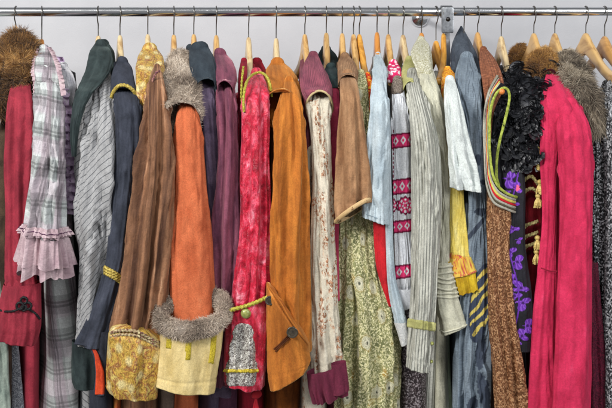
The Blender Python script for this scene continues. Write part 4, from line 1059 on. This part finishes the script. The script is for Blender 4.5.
sl = g.tube('sleeve', '82 393 402; 94 391.5 404.5; 112 392 408; 135 392 410.5; 170 392 411.5; 210 392.5 412.5; 250 393.5 414; 280 394.5 414; 298 396 413', white_c, cr=.5, Y=-.222, Y0=-.16, ramp=22, fold=.0024, paint=emb, n=200, step=.0016)
g.tube('cuff', '288 393.5 414.5; 298 395 414; 304 396.5 413.5; 310/306 399 412.5', white_c, shoulder=False, Y=-.228, fold=.002, top=False, lip=.004, parent=sl.ob, lining=fab('brown_lining', (110, 80, 66)))
g.tube('collar', '63 389 398; 68 387.5 401; 75 387 402; 82 388 402', pinkfl, Y=-.15, Y0=-.08, ramp=22, fold=.002)
g.tube('knit_band', '79 392.5 401; 86 391 403; 96 391.5 403.5 - -6; 104 392 403 - -12', knit_gb, Y=-.2, Y0=-.16, ramp=20, fold=.002)
g.far_sleeve(white_c)
# -- ribbed shirt
g = Garment('ribbed_shirt', 'off-white ribbed shirt with yellow-green collar and yellow-green cuff strap', 'shirt', 403, 62, 420)
g.body(rib, '70 413 14; 120 432 16; 200 436 14; 330 434 14; 440 426 22', Yn=-.175)
sl = g.tube('sleeve', '72 407 418; 82 405.5 420.5; 96 408.5 425; 115 410 432; 140 411.5 439; 165 412 441; 200 412.5 441; 250 412.5 438.5; 290 411.5 436.5; 325 409.5 434.5; 350 407.5 432; 366/371 406.5 430.5', rib, cr=1.0, Y=-.262, Y0=-.14, ramp=35, fold=.0032, ff=1.0, n=150, step=.0022)
g.add('cuff_strap', patch_md(sl, lambda x, y: (abs(y-323-(x-409)*.16) < 5), .0028), ygreen, sl.ob)
button(g, 'button', sl, 432.2, 343.5, .0035, greenb, sl.ob, DOME); button(g, 'button', sl, 431.2, 361.5, .0035, greenb, sl.ob, DOME)
g.tube('collar', '59 405 413; 64 403 416.5; 74 401.5 419; 90 401.5 418 - -10; 102 402 417 - -22', ygreen, Y=-.19, Y0=-.06, ramp=42, fold=.003)
g.far_sleeve(rib)
g = Garment('sparkle_skirt', 'dark brown sparkling skirt showing below the ribbed cuff', 'skirt', 410, 300, 412)
g.body(dk_sparkle, '150 400 8; 230 402 14; 300 404 22; 350 408 32; 440 410 40', Yn=-.2, fold=.008, slope=.5, Yf=.15)
# -- cream lace blouse
g = Garment('cream_blouse', 'cream muslin blouse with lace shoulder and long gathered bell cuff', 'blouse', 421.5, 42, 434)
g.body(cream_w, '50 424 10; 90 432 14; 140 442 14; 300 440 22; 440 440 24', Yn=-.18)
g.tube('lace_shoulder', '38/40 417.5 425; 44 414 429; 52 411 431; 60 412 432; 72 417 433; 86 420 436', cream_lace, Y=-.17, Y0=-.04, ramp=40, fold=.005)
g.tube('sleeve', '66 418 432; 78 421 436; 90 423 441; 110 425 446; 140 429 450; 170 434 452; 200 438 452; 240 438 451; 265 437 451', cream_w, cr=1.0, Y=-.225, Y0=-.14, ramp=30, fold=.005)
cf = g.tube('bell_cuff', '262 435.5 451.5; 272 434 453; 285 434 455; 298 434.5 458; 312 437 463; 322 440 466.5; 334/324 442 467', cream_w, shoulder=False, Y=-.236, fold=.0025, dr=.6)
md = MD()
for k in range(7):
    y = 268+k*5
    i = np.argmin(abs(PX(cf.main[:, cf.n//2])[1]-y)); ring = cf.main[i]+cf.Nn[i]*(.0012+.0015*nz(np.arange(cf.n+1)*.08, k, .5))[:, None]
    ring = ring.copy(); ring[:, 2] += .005*nz(np.arange(cf.n+1)*.05, k*2., .9)
    cord_md(ring, .0021, md=md, flat=.8)
g.add('gathers', md, cream_w, cf.ob)
g.add('cuff_hem', cord_md(cf.main[-2]+cf.Nn[-2]*.0006, .0016), cream_w, cf.ob)
g.far_sleeve(cream_w)
g = Garment('sage_jacket', 'pale sage green jacket edge below the cream bell cuff', 'jacket', 428, 300, 440)
g.body(fab('pale_sage_twill', (166, 176, 150), (128, 138, 112), (186, 194, 170)), '230 444 10; 330 446 18; 440 449 22', Yn=-.16, slope=.2, Yf=.12)
# -- white viscose top with batik collar
g = Garment('white_top', 'white flared-sleeve top with an orange and yellow batik collar', 'blouse', 436, 70, 462)
g.body(white_v, '76 448 10; 120 456 14; 180 460 14; 200 460 12', Yn=-.18)
sl = g.tube('sleeve', '79 445.5 454.5; 88 444.5 456.5; 105 444.5 460; 125 446 464.5; 150 448 470; 170 449.5 475; 187/191 451 479', white_v, cr=1.0, Y=-.262, Y0=-.2, ramp=25, fold=.005, lip=.01)
g.tube('collar', '69 443.5 451; 74 441.5 455; 82 441 456.5; 92 441 456.5 - -8; 106 443 456 - -24', batik_y, Y=-.195, Y0=-.11, ramp=38, fold=.002, paint=None)
g.far_sleeve(white_v, bottom=190)
def ypaint(x, y, U, W, fr):
    out = np.zeros(x.shape+(4,)); m = (y > 252-(x-448)*-.25)
    n = nz(x*.32, y*.32, 1.5); a = m & (n > -.05); b = m & (n <= -.05) & (abs(n+.18) < .09)
    out[m] = (*lin((214, 150, 50)), 1); out[a] = (*lin((220, 184, 80)), 1); out[b] = (*lin((184, 70, 72)), 1)
    return out
g = Garment('yellow_tunic', 'yellow silk sleeve with orange patterned border and plain yellow frill', 'tunic', 443.6, 60, 455)
g.body(yellow_silk, '100 452 6; 180 456 10; 260 460 12; 292 462 8', Yn=-.16, top=110)
sl = g.tube('sleeve', '150 450 462; 190 450.5 463; 220 449.5 464.5; 245 449 467; 262 448 471; 277/270 448 476', yellow_silk, cr=1.0, shoulder=False, Y=-.232, fold=.0035, paint=ypaint, n=150, step=.002)
g.add('yellow_frill', ring_frill(sl, len(sl.main)-1, .036, .0035, 6, flare=-.001, seed=4, out=-.002), yellow_pl, sl.ob)
# -- denim coloured hooded top
NV = lin((54, 62, 80)); YE = lin((196, 176, 88))
def dpaint(x, y, U, W, fr):
    out = np.zeros(x.shape+(4,))
    r, u, v = blob(x, y, 481, 303, 11.5, 40, 8)
    m = r < 1+.12*nz(y*.15, 3.3, .5)
    out[m] = (*NV, 1)
    st = ((y+1.15*(x-480)+3*nz(x*.15, y*.06, 9.)) % 12.5) < 4.8
    st &= (nz(x*.5, y*.5, 2.) > -.6)
    out[(r < .8) & st & (y > 262)] = (*YE, 1)
    for cx, cy, rx, ry, ro in ((481, 352, 5.5, 18, 5), (475, 230, 2.2, 20, 40), (481, 212, 7, 4, 10), (484, 392, 6, 20, -10), (472, 406, 5, 10, 20), (478, 160, 3, 6, 0), (484, 182, 4, 2.5, 0)):
        r, u, v = blob(x, y, cx, cy, rx, ry, ro); out[r < 1+.5*nz(x*.3, y*.3, cx)] = (*lin((58, 66, 80)), 1)
    return out
g = Garment('hooded_top', 'blue-grey slub cotton top with dark peaked hood and yellow-striped navy leaf print', 'top', 464, 30, 470)
g.body(denim, '60 468 14; 120 474 18; 250 474 24; 350 470 36; 440 470 40', Yn=-.185, paint=dpaint, step=.002, n=420, fold=.006)
g.tube('hood', '27 460 462.5 .02; 33 456.5 466 .01; 42 452.5 471 -.02; 54 450.5 476.5 -.05; 68 450 479.5 -.08; 84 451 481 -.1; 110 470 482.5 -.12; 150 474 484 -.13', denim_d, shoulder=False, Y=-.1, fold=.004, dr=.7, dmax=.06)
g.tube('sleeve', '57 459.5 473; 63 456 477.5; 74 454.5 479; 90 456.5 480.5; 110 460 482; 140 465 484; 180 468 487; 230 468 489; 290 464 490; 350 453.5 489.5; 400 453 489.5; 430 453 490', denim, cr=1.0, Y=-.225, Y0=-.09, ramp=35, fold=.005, ff=1.2, paint=dpaint, n=180, step=.002)
g.far_sleeve(denim)
g = Garment('slate_trousers', 'dark slate trousers with a pale button, low between the sage edge and blue-grey top', 'trousers', 451, 260, 454)
g.body(denim_d, '230 456 8; 370 454 10; 440 453 14', Yn=-.15, slope=.2, Yf=.12)
# -- rust knit
g = Garment('rust_knit_cardigan', 'rust brown knit with lime bound edge, striped yoke band and copper sleeve', 'cardigan', 477.6, 52, 497)
g.body(dk_brown, '60 483 8; 110 488 12; 300 489 14; 440 489 18', Yn=-.185)
yk = g.tube('shoulder', '49 480 487; 56 479.5 493; 68 480.5 499; 80 482 503; 92 483.5 502; 104 484 494; 120 484.5 491; 150 485 490; 190 486 492', rust_kn, Y=-.24, ramp=50, fold=.0035)
g.tube('opening', '90 490 507; 110 489 508; 150 489 506; 192 490 512', black_cl, shoulder=False, Y=-.235, fold=.003, dr=.3, label='black lining inside the lime bound opening')
sl = g.tube('sleeve', '186/204 486.5 512; 210 487 511.5; 235 487.5 509.5; 265 488.5 510; 300 490 514; 340 492 519; 375 494 522; 410 495 525; 430 496 527', brown_seq, shoulder=False, Y=-.25, fold=.006, ff=1.2, top=False)
LB = [(521, 199, -.222), (516, 197, -.258), (508, 194, -.27), (499, 187, -.275), (493, 175, -.275), (490, 155, -.272), (489.5, 130, -.27), (491, 108, -.268), (496, 94, -.265), (503, 88, -.262), (508, 90, -.26), (509.5, 98, -.26), (507, 112, -.26), (503, 128, -.258), (499.5, 142, -.255), (497, 158, -.25), (496.5, 176, -.25), (499, 186, -.252)]
g.add('lime_binding', cord_md(spline([P(*p) for p in LB], 160), .0026, flat=.6, tw=900, depth=.08), lime, yk.ob)
md = MD()
gr = fab('grey_yarn_band', (176, 172, 158), (130, 126, 112)); 
for k, (m_, off, wd_) in enumerate(((gr, 2.6, .0052), (fab('yellow_yarn_band', (214, 206, 110), (170, 160, 66)), 5.2, .0052), (red_cl, 7.8, .0044), (gr, 10.2, .005), (fab('dark_yarn_band', (84, 78, 60)), 12.4, .004), (gr, 14.6, .005))):
    pts = [(520, 199+off*1.05, -.222), (515, 197+off*1.05, -.258), (507, 194.5+off, -.269), (498-off*.3, 188+off*.95, -.274), (491.8-off*.35, 176+off*.5, -.272), (489-off*.28, 155, -.268), (488.2-off*.28, 130, -.264), (489.5-off*.3, 110, -.26), (493-off*.25, 94-off*.2, -.255), (500-off*.15, 84-off*.6, -.25)]
    g.add('yoke_stripe', strip_md(spline([P(*p) for p in pts], 120), wd_*.92, th=.0009, wav=.0006), m_, yk.ob)
md = disc_md(P(501.7, 91.5, -.262), (0, -1, 0), .0062, DOME); g.add('button', md, simple('orange_bead', (224, 130, 60), .35, coat=.3), yk.ob)
g.far_sleeve(rust_kn)
# -- black rosette dress
PU = lin((96, 44, 156)); PU2 = lin((134, 82, 190)); PKI = lin((214, 90, 130))
def fpaint(x, y, U, W, fr):
    out = np.zeros(x.shape+(4,))
    for k, (cx, cy, R) in enumerate(((508, 156, 7), (514, 148, 4), (509, 179, 9), (517, 188, 6), (514.5, 203, 5), (513, 229, 6.5), (510, 252, 7), (517.5, 262, 7.5), (512, 280, 6), (521, 288, 8), (514.5, 296, 7.5), (523, 303, 8), (527.5, 326, 7.5), (522, 336, 7), (518, 343, 4), (507, 192, 4), (519, 240, 4))):
        dx, dy = x-cx, y-cy; rr = np.hypot(dx, dy); an = np.arctan2(dy, dx)
        pet = 1.08*R*(.66+.34*np.cos(2.5*an+k*1.3+.6*np.sin(an*2)))
        m = rr < pet; out[m] = (*PU, 1); out[m & (np.sin(an*9+k+rr*.8) > .45)] = (*PU2, 1); out[m & (rr < R*.2)] = (*lin((60, 24, 96)), 1)
        if k in (1, 3): out[m & (rr < R*.5)] = (*PKI, 1)
    # stems
    sx = 513+6*np.sin(y*.045+.6); out[(abs(x-sx) < .8) & (y > 165) & (y < 345)] = (*PU, 1)
    return out
g = Garment('rosette_dress', 'black dress with ruffled satin rosettes and purple flower print below', 'dress', 501.3, 64, 524)
g.body(black_cl, '70 512 16; 120 518 26; 200 514 22; 340 520 20; 440 524 16', Yn=-.185)
bo = g.tube('bodice', '68 509 530; 74 504 546; 84 502 548; 100 500 546; 120 500 543; 145 500 541; 158 502 534; 168 505 524', black_sat, Y=-.235, Y0=-.12, ramp=40, fold=.004, dr=.3)
pan = g.tube('print_panel', '148 499 523 -.225; 165 499 524 -.23; 190 503 525 -.247; 215 505 524; 245 504 525; 275 507 529; 305 510 532; 335 514 532; 350 517 531', black_cl, shoulder=False, Y=-.248, fold=.003, paint=fpaint, n=180, step=.0018, label='black skirt panel with purple flowers')
g.tube('black_strap', '345 519 525; 370 520.5 526; 400 523 528; 430 525 530', black_sat, shoulder=False, Y=-.215, fold=.001)
rs = np.random.RandomState(3); md = MD()
cs = []
for _ in range(4000):
    x = rs.uniform(499, 552); y = rs.uniform(66, 164)
    if x > np.interp(y, [64, 78, 90, 160], [552, 548, 542, 532]) or x < np.interp(y, [66, 100, 160], [507, 501, 501]): continue
    if all((x-a)**2+((y-b))**2 > 5.6**2 for a, b, _r in cs): cs.append((x, y, rs.uniform(5, 8.5)))
for cx, cy, r in cs:
    c0 = P(cx, cy, tube_surfY(bo, cx, cy, .001)); R = r*K; sd = rs.rand()*50; tilt = rs.normal(size=2)*.4
    for k in range(5):       # overlapping curled petals of gathered satin
        a0 = rs.rand()*6.3; sp = rs.uniform(1.6, 3.4); r0 = R*(.18+.19*k); t = np.linspace(0, 1, 26); an = a0+sp*t
        V = []
        for h_ in np.linspace(0, 1, 6):
            rr = r0*(1+.12*np.sin(an*3+sd))+R*.34*h_**1.5
            dep = .001+.0088*h_*(1-.13*k)*np.clip(np.sin(PI*t)*2, 0, 1)+.0016*np.sin(an*9+sd+k)*h_
            o_ = np.stack([np.cos(an)*rr, -dep, np.sin(an)*rr-.003*h_], -1)
            o_[:, 1] += tilt[0]*o_[:, 0]+tilt[1]*o_[:, 2]; V.append(c0+o_)
        md.add(np.array(V), grid_quads(6, 26), np.stack(np.broadcast_arrays(t[None]*.03, np.linspace(0, .012, 6)[:, None]), -1))
g.add('rosettes', md, black_sat, bo.ob)
g.far_sleeve(black_cl)
# -- red jacket with tassels (layered under the pink coat)
g = Garment('tasselled_jacket', 'deep red jacket edged with gold braid and gold tassels, under the pink coat', 'jacket', 533.8, 76, 548)
g.body(red_gold, '90 534 12; 130 534 20; 300 534 22; 440 538 20', Yn=-.2)
fp = g.tube('front_panel', '120 526 546; 150 525 547; 200 525 546; 250 524 545; 290 526 542; 312 530 538', red_gold, shoulder=False, Y=-.212, fold=.003)
for k, (x, y) in enumerate(((539, 131), (538, 148), (537.5, 161), (537, 196), (539, 182), (536.5, 238), (535.5, 252))):
    md = tassel_md(P(x+1, y, -.243), .021 if k > 2 else .017, .0085 if k > 2 else .0065, k+20, n=42, head=.0055)
    t_ = g.add('tassel', md, gold_th, fp.ob)
for y, y2 in ((184, 178), (192, 190), (221, 225), (232, 236), (241, 246)):
    g.add('braid_loop', cord_md(spline([P(538, y, -.236), P(532, y2-1.5, -.238), P(527, y2, -.236), P(523.5, y2+3, -.232)], 30), .0032, tw=500, depth=.2), fab('tarnished_gold_braid', (160, 148, 98), (104, 92, 56), vs=(300, 300), weave=.8), fp.ob)
# -- hot pink coat
GOLDF = [(92, 58, 24), (140, 98, 46), (178, 132, 66), (200, 160, 96)]
g = Garment('pink_coat', 'long hot pink wool coat with small golden brown fur collar', 'coat', 533.8, 52, 562)
g.body(fab('shade_red_wool', (176, 28, 58), (140, 16, 42)), '66 548 14; 110 556 30; 200 566 36; 440 560 52', Yn=-.185, fold=.004)
g.tube('front_edge', '66 547 554; 80 545 559; 100 543 561; 125 541 560; 160 540.5 558; 200 542 557; 235 541 557; 270 538 557.5; 310 533 557; 350 530 556; 400 527 556; 430 526 556', pink_wool, Y=-.25, Y0=-.14, ramp=40, fold=.0045, dr=.5, label='left front of the pink coat')
sl = g.tube('sleeve', '104 562 578; 108 558 584; 113 556 588; 120 556 590.5; 134 557.5 592; 160 559 592.5; 200 559.5 592.5; 250 559.5 591.5; 300 558.5 591.5; 350 556.5 591.5; 400 553 591; 430 552 591', pink_wool, cr=.3, Y=-.272, Y0=-.25, ramp=20, fold=.003, dr=.5, dmax=.05)
g.tube('shoulder_yoke', '64 548.5 554; 74 547 560; 86 546 567; 98 545 575; 108 545 583; 120 546 584; 150 548 580', pink_wool, Y=-.245, Y0=-.12, ramp=45, fold=.0035)
g.add('seam', cord_md(spline(on(sl, [(556.5, 272), (556, 271)], .001)+[P(550, 271, -.27), P(541, 268, -.268)], 20), .0012), fab('seam_shadow', (150, 20, 50)), sl.ob)
c = make_tube('49 541 547 -.06; 53 534 553 -.1; 60 530.5 557 -.13; 68 528 560 -.15; 76 528 561 -.15', shoulder=False, dr=.6, step=.005, n=60, seed=5, lip=.01)
furred(g, 'fur_collar', c, 19000, .011, GOLDF, base=(110, 72, 30), droop=.4, spread=.6, w=.0006)
c = make_tube('46.5 516 524 .10; 51 512 526 .09; 60 510 527 .08; 68 511 528 .07', shoulder=False, dr=.6, step=.006, n=50, seed=6, lip=.01)
furred(g, 'fur_collar', c, 9000, .011, GOLDF, base=(90, 58, 24), droop=.4, spread=.6, w=.0006)
g.far_sleeve(pink_wool)
# -- fur coat
SHAG = [(62, 52, 42), (104, 92, 78), (150, 136, 116), (196, 184, 164)]
g = Garment('shaggy_fur_coat', 'maroon velvet coat with shaggy grey-brown fur collar, right of the pink coat', 'coat', 554.8, 56, 583)
g.body(maroon_lace, '110 586 26; 200 592 24; 300 594 22; 440 594 24', Yn=-.19, Yf=.15)
c = make_tube('52 562 570 -.07; 58 559 577 -.11; 70 562 585 -.17; 84 568 592 -.21; 100 574 599 -.225; 116 582 604 -.225; 132 588 605 -.22', shoulder=False, dr=.55, step=.006, n=60, seed=9, lip=.01)
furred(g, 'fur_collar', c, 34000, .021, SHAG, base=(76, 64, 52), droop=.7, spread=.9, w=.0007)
g.tube('sleeve', '262 588 598; 300 589 600.5; 350 590 604; 400 590 607; 430 590 608', maroon_lace, shoulder=False, Y=-.232, fold=.004)
g.far_sleeve(maroon_lace)
# -- black glitter dress
g = Garment('glitter_dress', 'black glitter knit dress beside the fur collar, with white flecks', 'dress', 585.8, 80, 612)
g.body(glitter, '92 600 14; 130 600 22; 280 603 20; 440 604 16', Yn=-.18, Yf=.16)
g.tube('sleeve', '118 589 602; 150 589.5 605; 190 591 606; 230 591.5 606; 268 594 605; 284 598 604', glitter, shoulder=False, Y=-.222, fold=.006, ff=1.3)
g.far_sleeve(glitter)
# -- tweed jacket
g = Garment('tweed_jacket', 'black and white tweed jacket at the far right edge', 'jacket', 604.6, 84, 640)
g.body(tweed, '95 616 24; 130 620 30; 300 618 30; 440 616 32', Yn=-.18, Yf=.16)
g.tube('sleeve', '86 606 622; 96 604 630; 120 604 640; 160 604.5 644; 220 605.5 644; 280 606 642; 340 606.5 640; 430 607 638', tweed, Y=-.24, Y0=-.17, ramp=30, fold=.006)
g.tube('yoke', '84 602 612 -.14; 92 598 616 -.17; 106 599 620 -.19; 130 602 622 -.2', glitter, shoulder=False, fold=.004)
g.far_sleeve(tweed)

# ================================================================== light and camera
w = bpy.data.worlds.new('World'); sc.world = w; w.use_nodes = True
bg = w.node_tree.nodes['Background']; bg.inputs[0].default_value = (.93, .96, 1, 1); bg.inputs[1].default_value = .19
def area(name, loc, tgt, sx, sy, e, col=(1, 1, 1)):
    l = bpy.data.lights.new(name, 'AREA'); l.shape = 'RECTANGLE'; l.size = sx; l.size_y = sy; l.energy = e; l.color = col
    o = bpy.data.objects.new(name, l); COL.objects.link(o); o.location = loc
    o.rotation_euler = (Vector(tgt)-Vector(loc)).to_track_quat('-Z', 'Y').to_euler(); return o
area('soft_light', (-2.1, -2.3, 2.75), (0, 0, 1.3), .8, .6, 98, (1, .98, .95))
area('soft_light', (1.6, -2.4, 2.2), (0, 0, 1.3), .8, .8, 30, (.95, .97, 1))
area('added_strip_light', (0, -1.5, 2.75), (0, 0, 1.4), 2.8, .16, 22)  # added lamp, draws a long highlight along the rail
cam = bpy.data.cameras.new('camera'); co_ = bpy.data.objects.new('camera', cam); COL.objects.link(co_)
co_.location = (0, -D, ZC); co_.rotation_euler = (PI/2, 0, 0)
cam.sensor_width = 36; cam.lens = 36*D/(612*K); cam.shift_x = 0; cam.shift_y = -(204-HY)/612
cam.clip_start = .05; cam.clip_end = 50; sc.camera = co_
sc.view_settings.view_transform = 'Standard'; sc.view_settings.look = 'None'; sc.view_settings.exposure = 0; sc.view_settings.gamma = 1
sc.cycles.use_denoising = True; sc.cycles.max_bounces = 6; sc.cycles.diffuse_bounces = 3
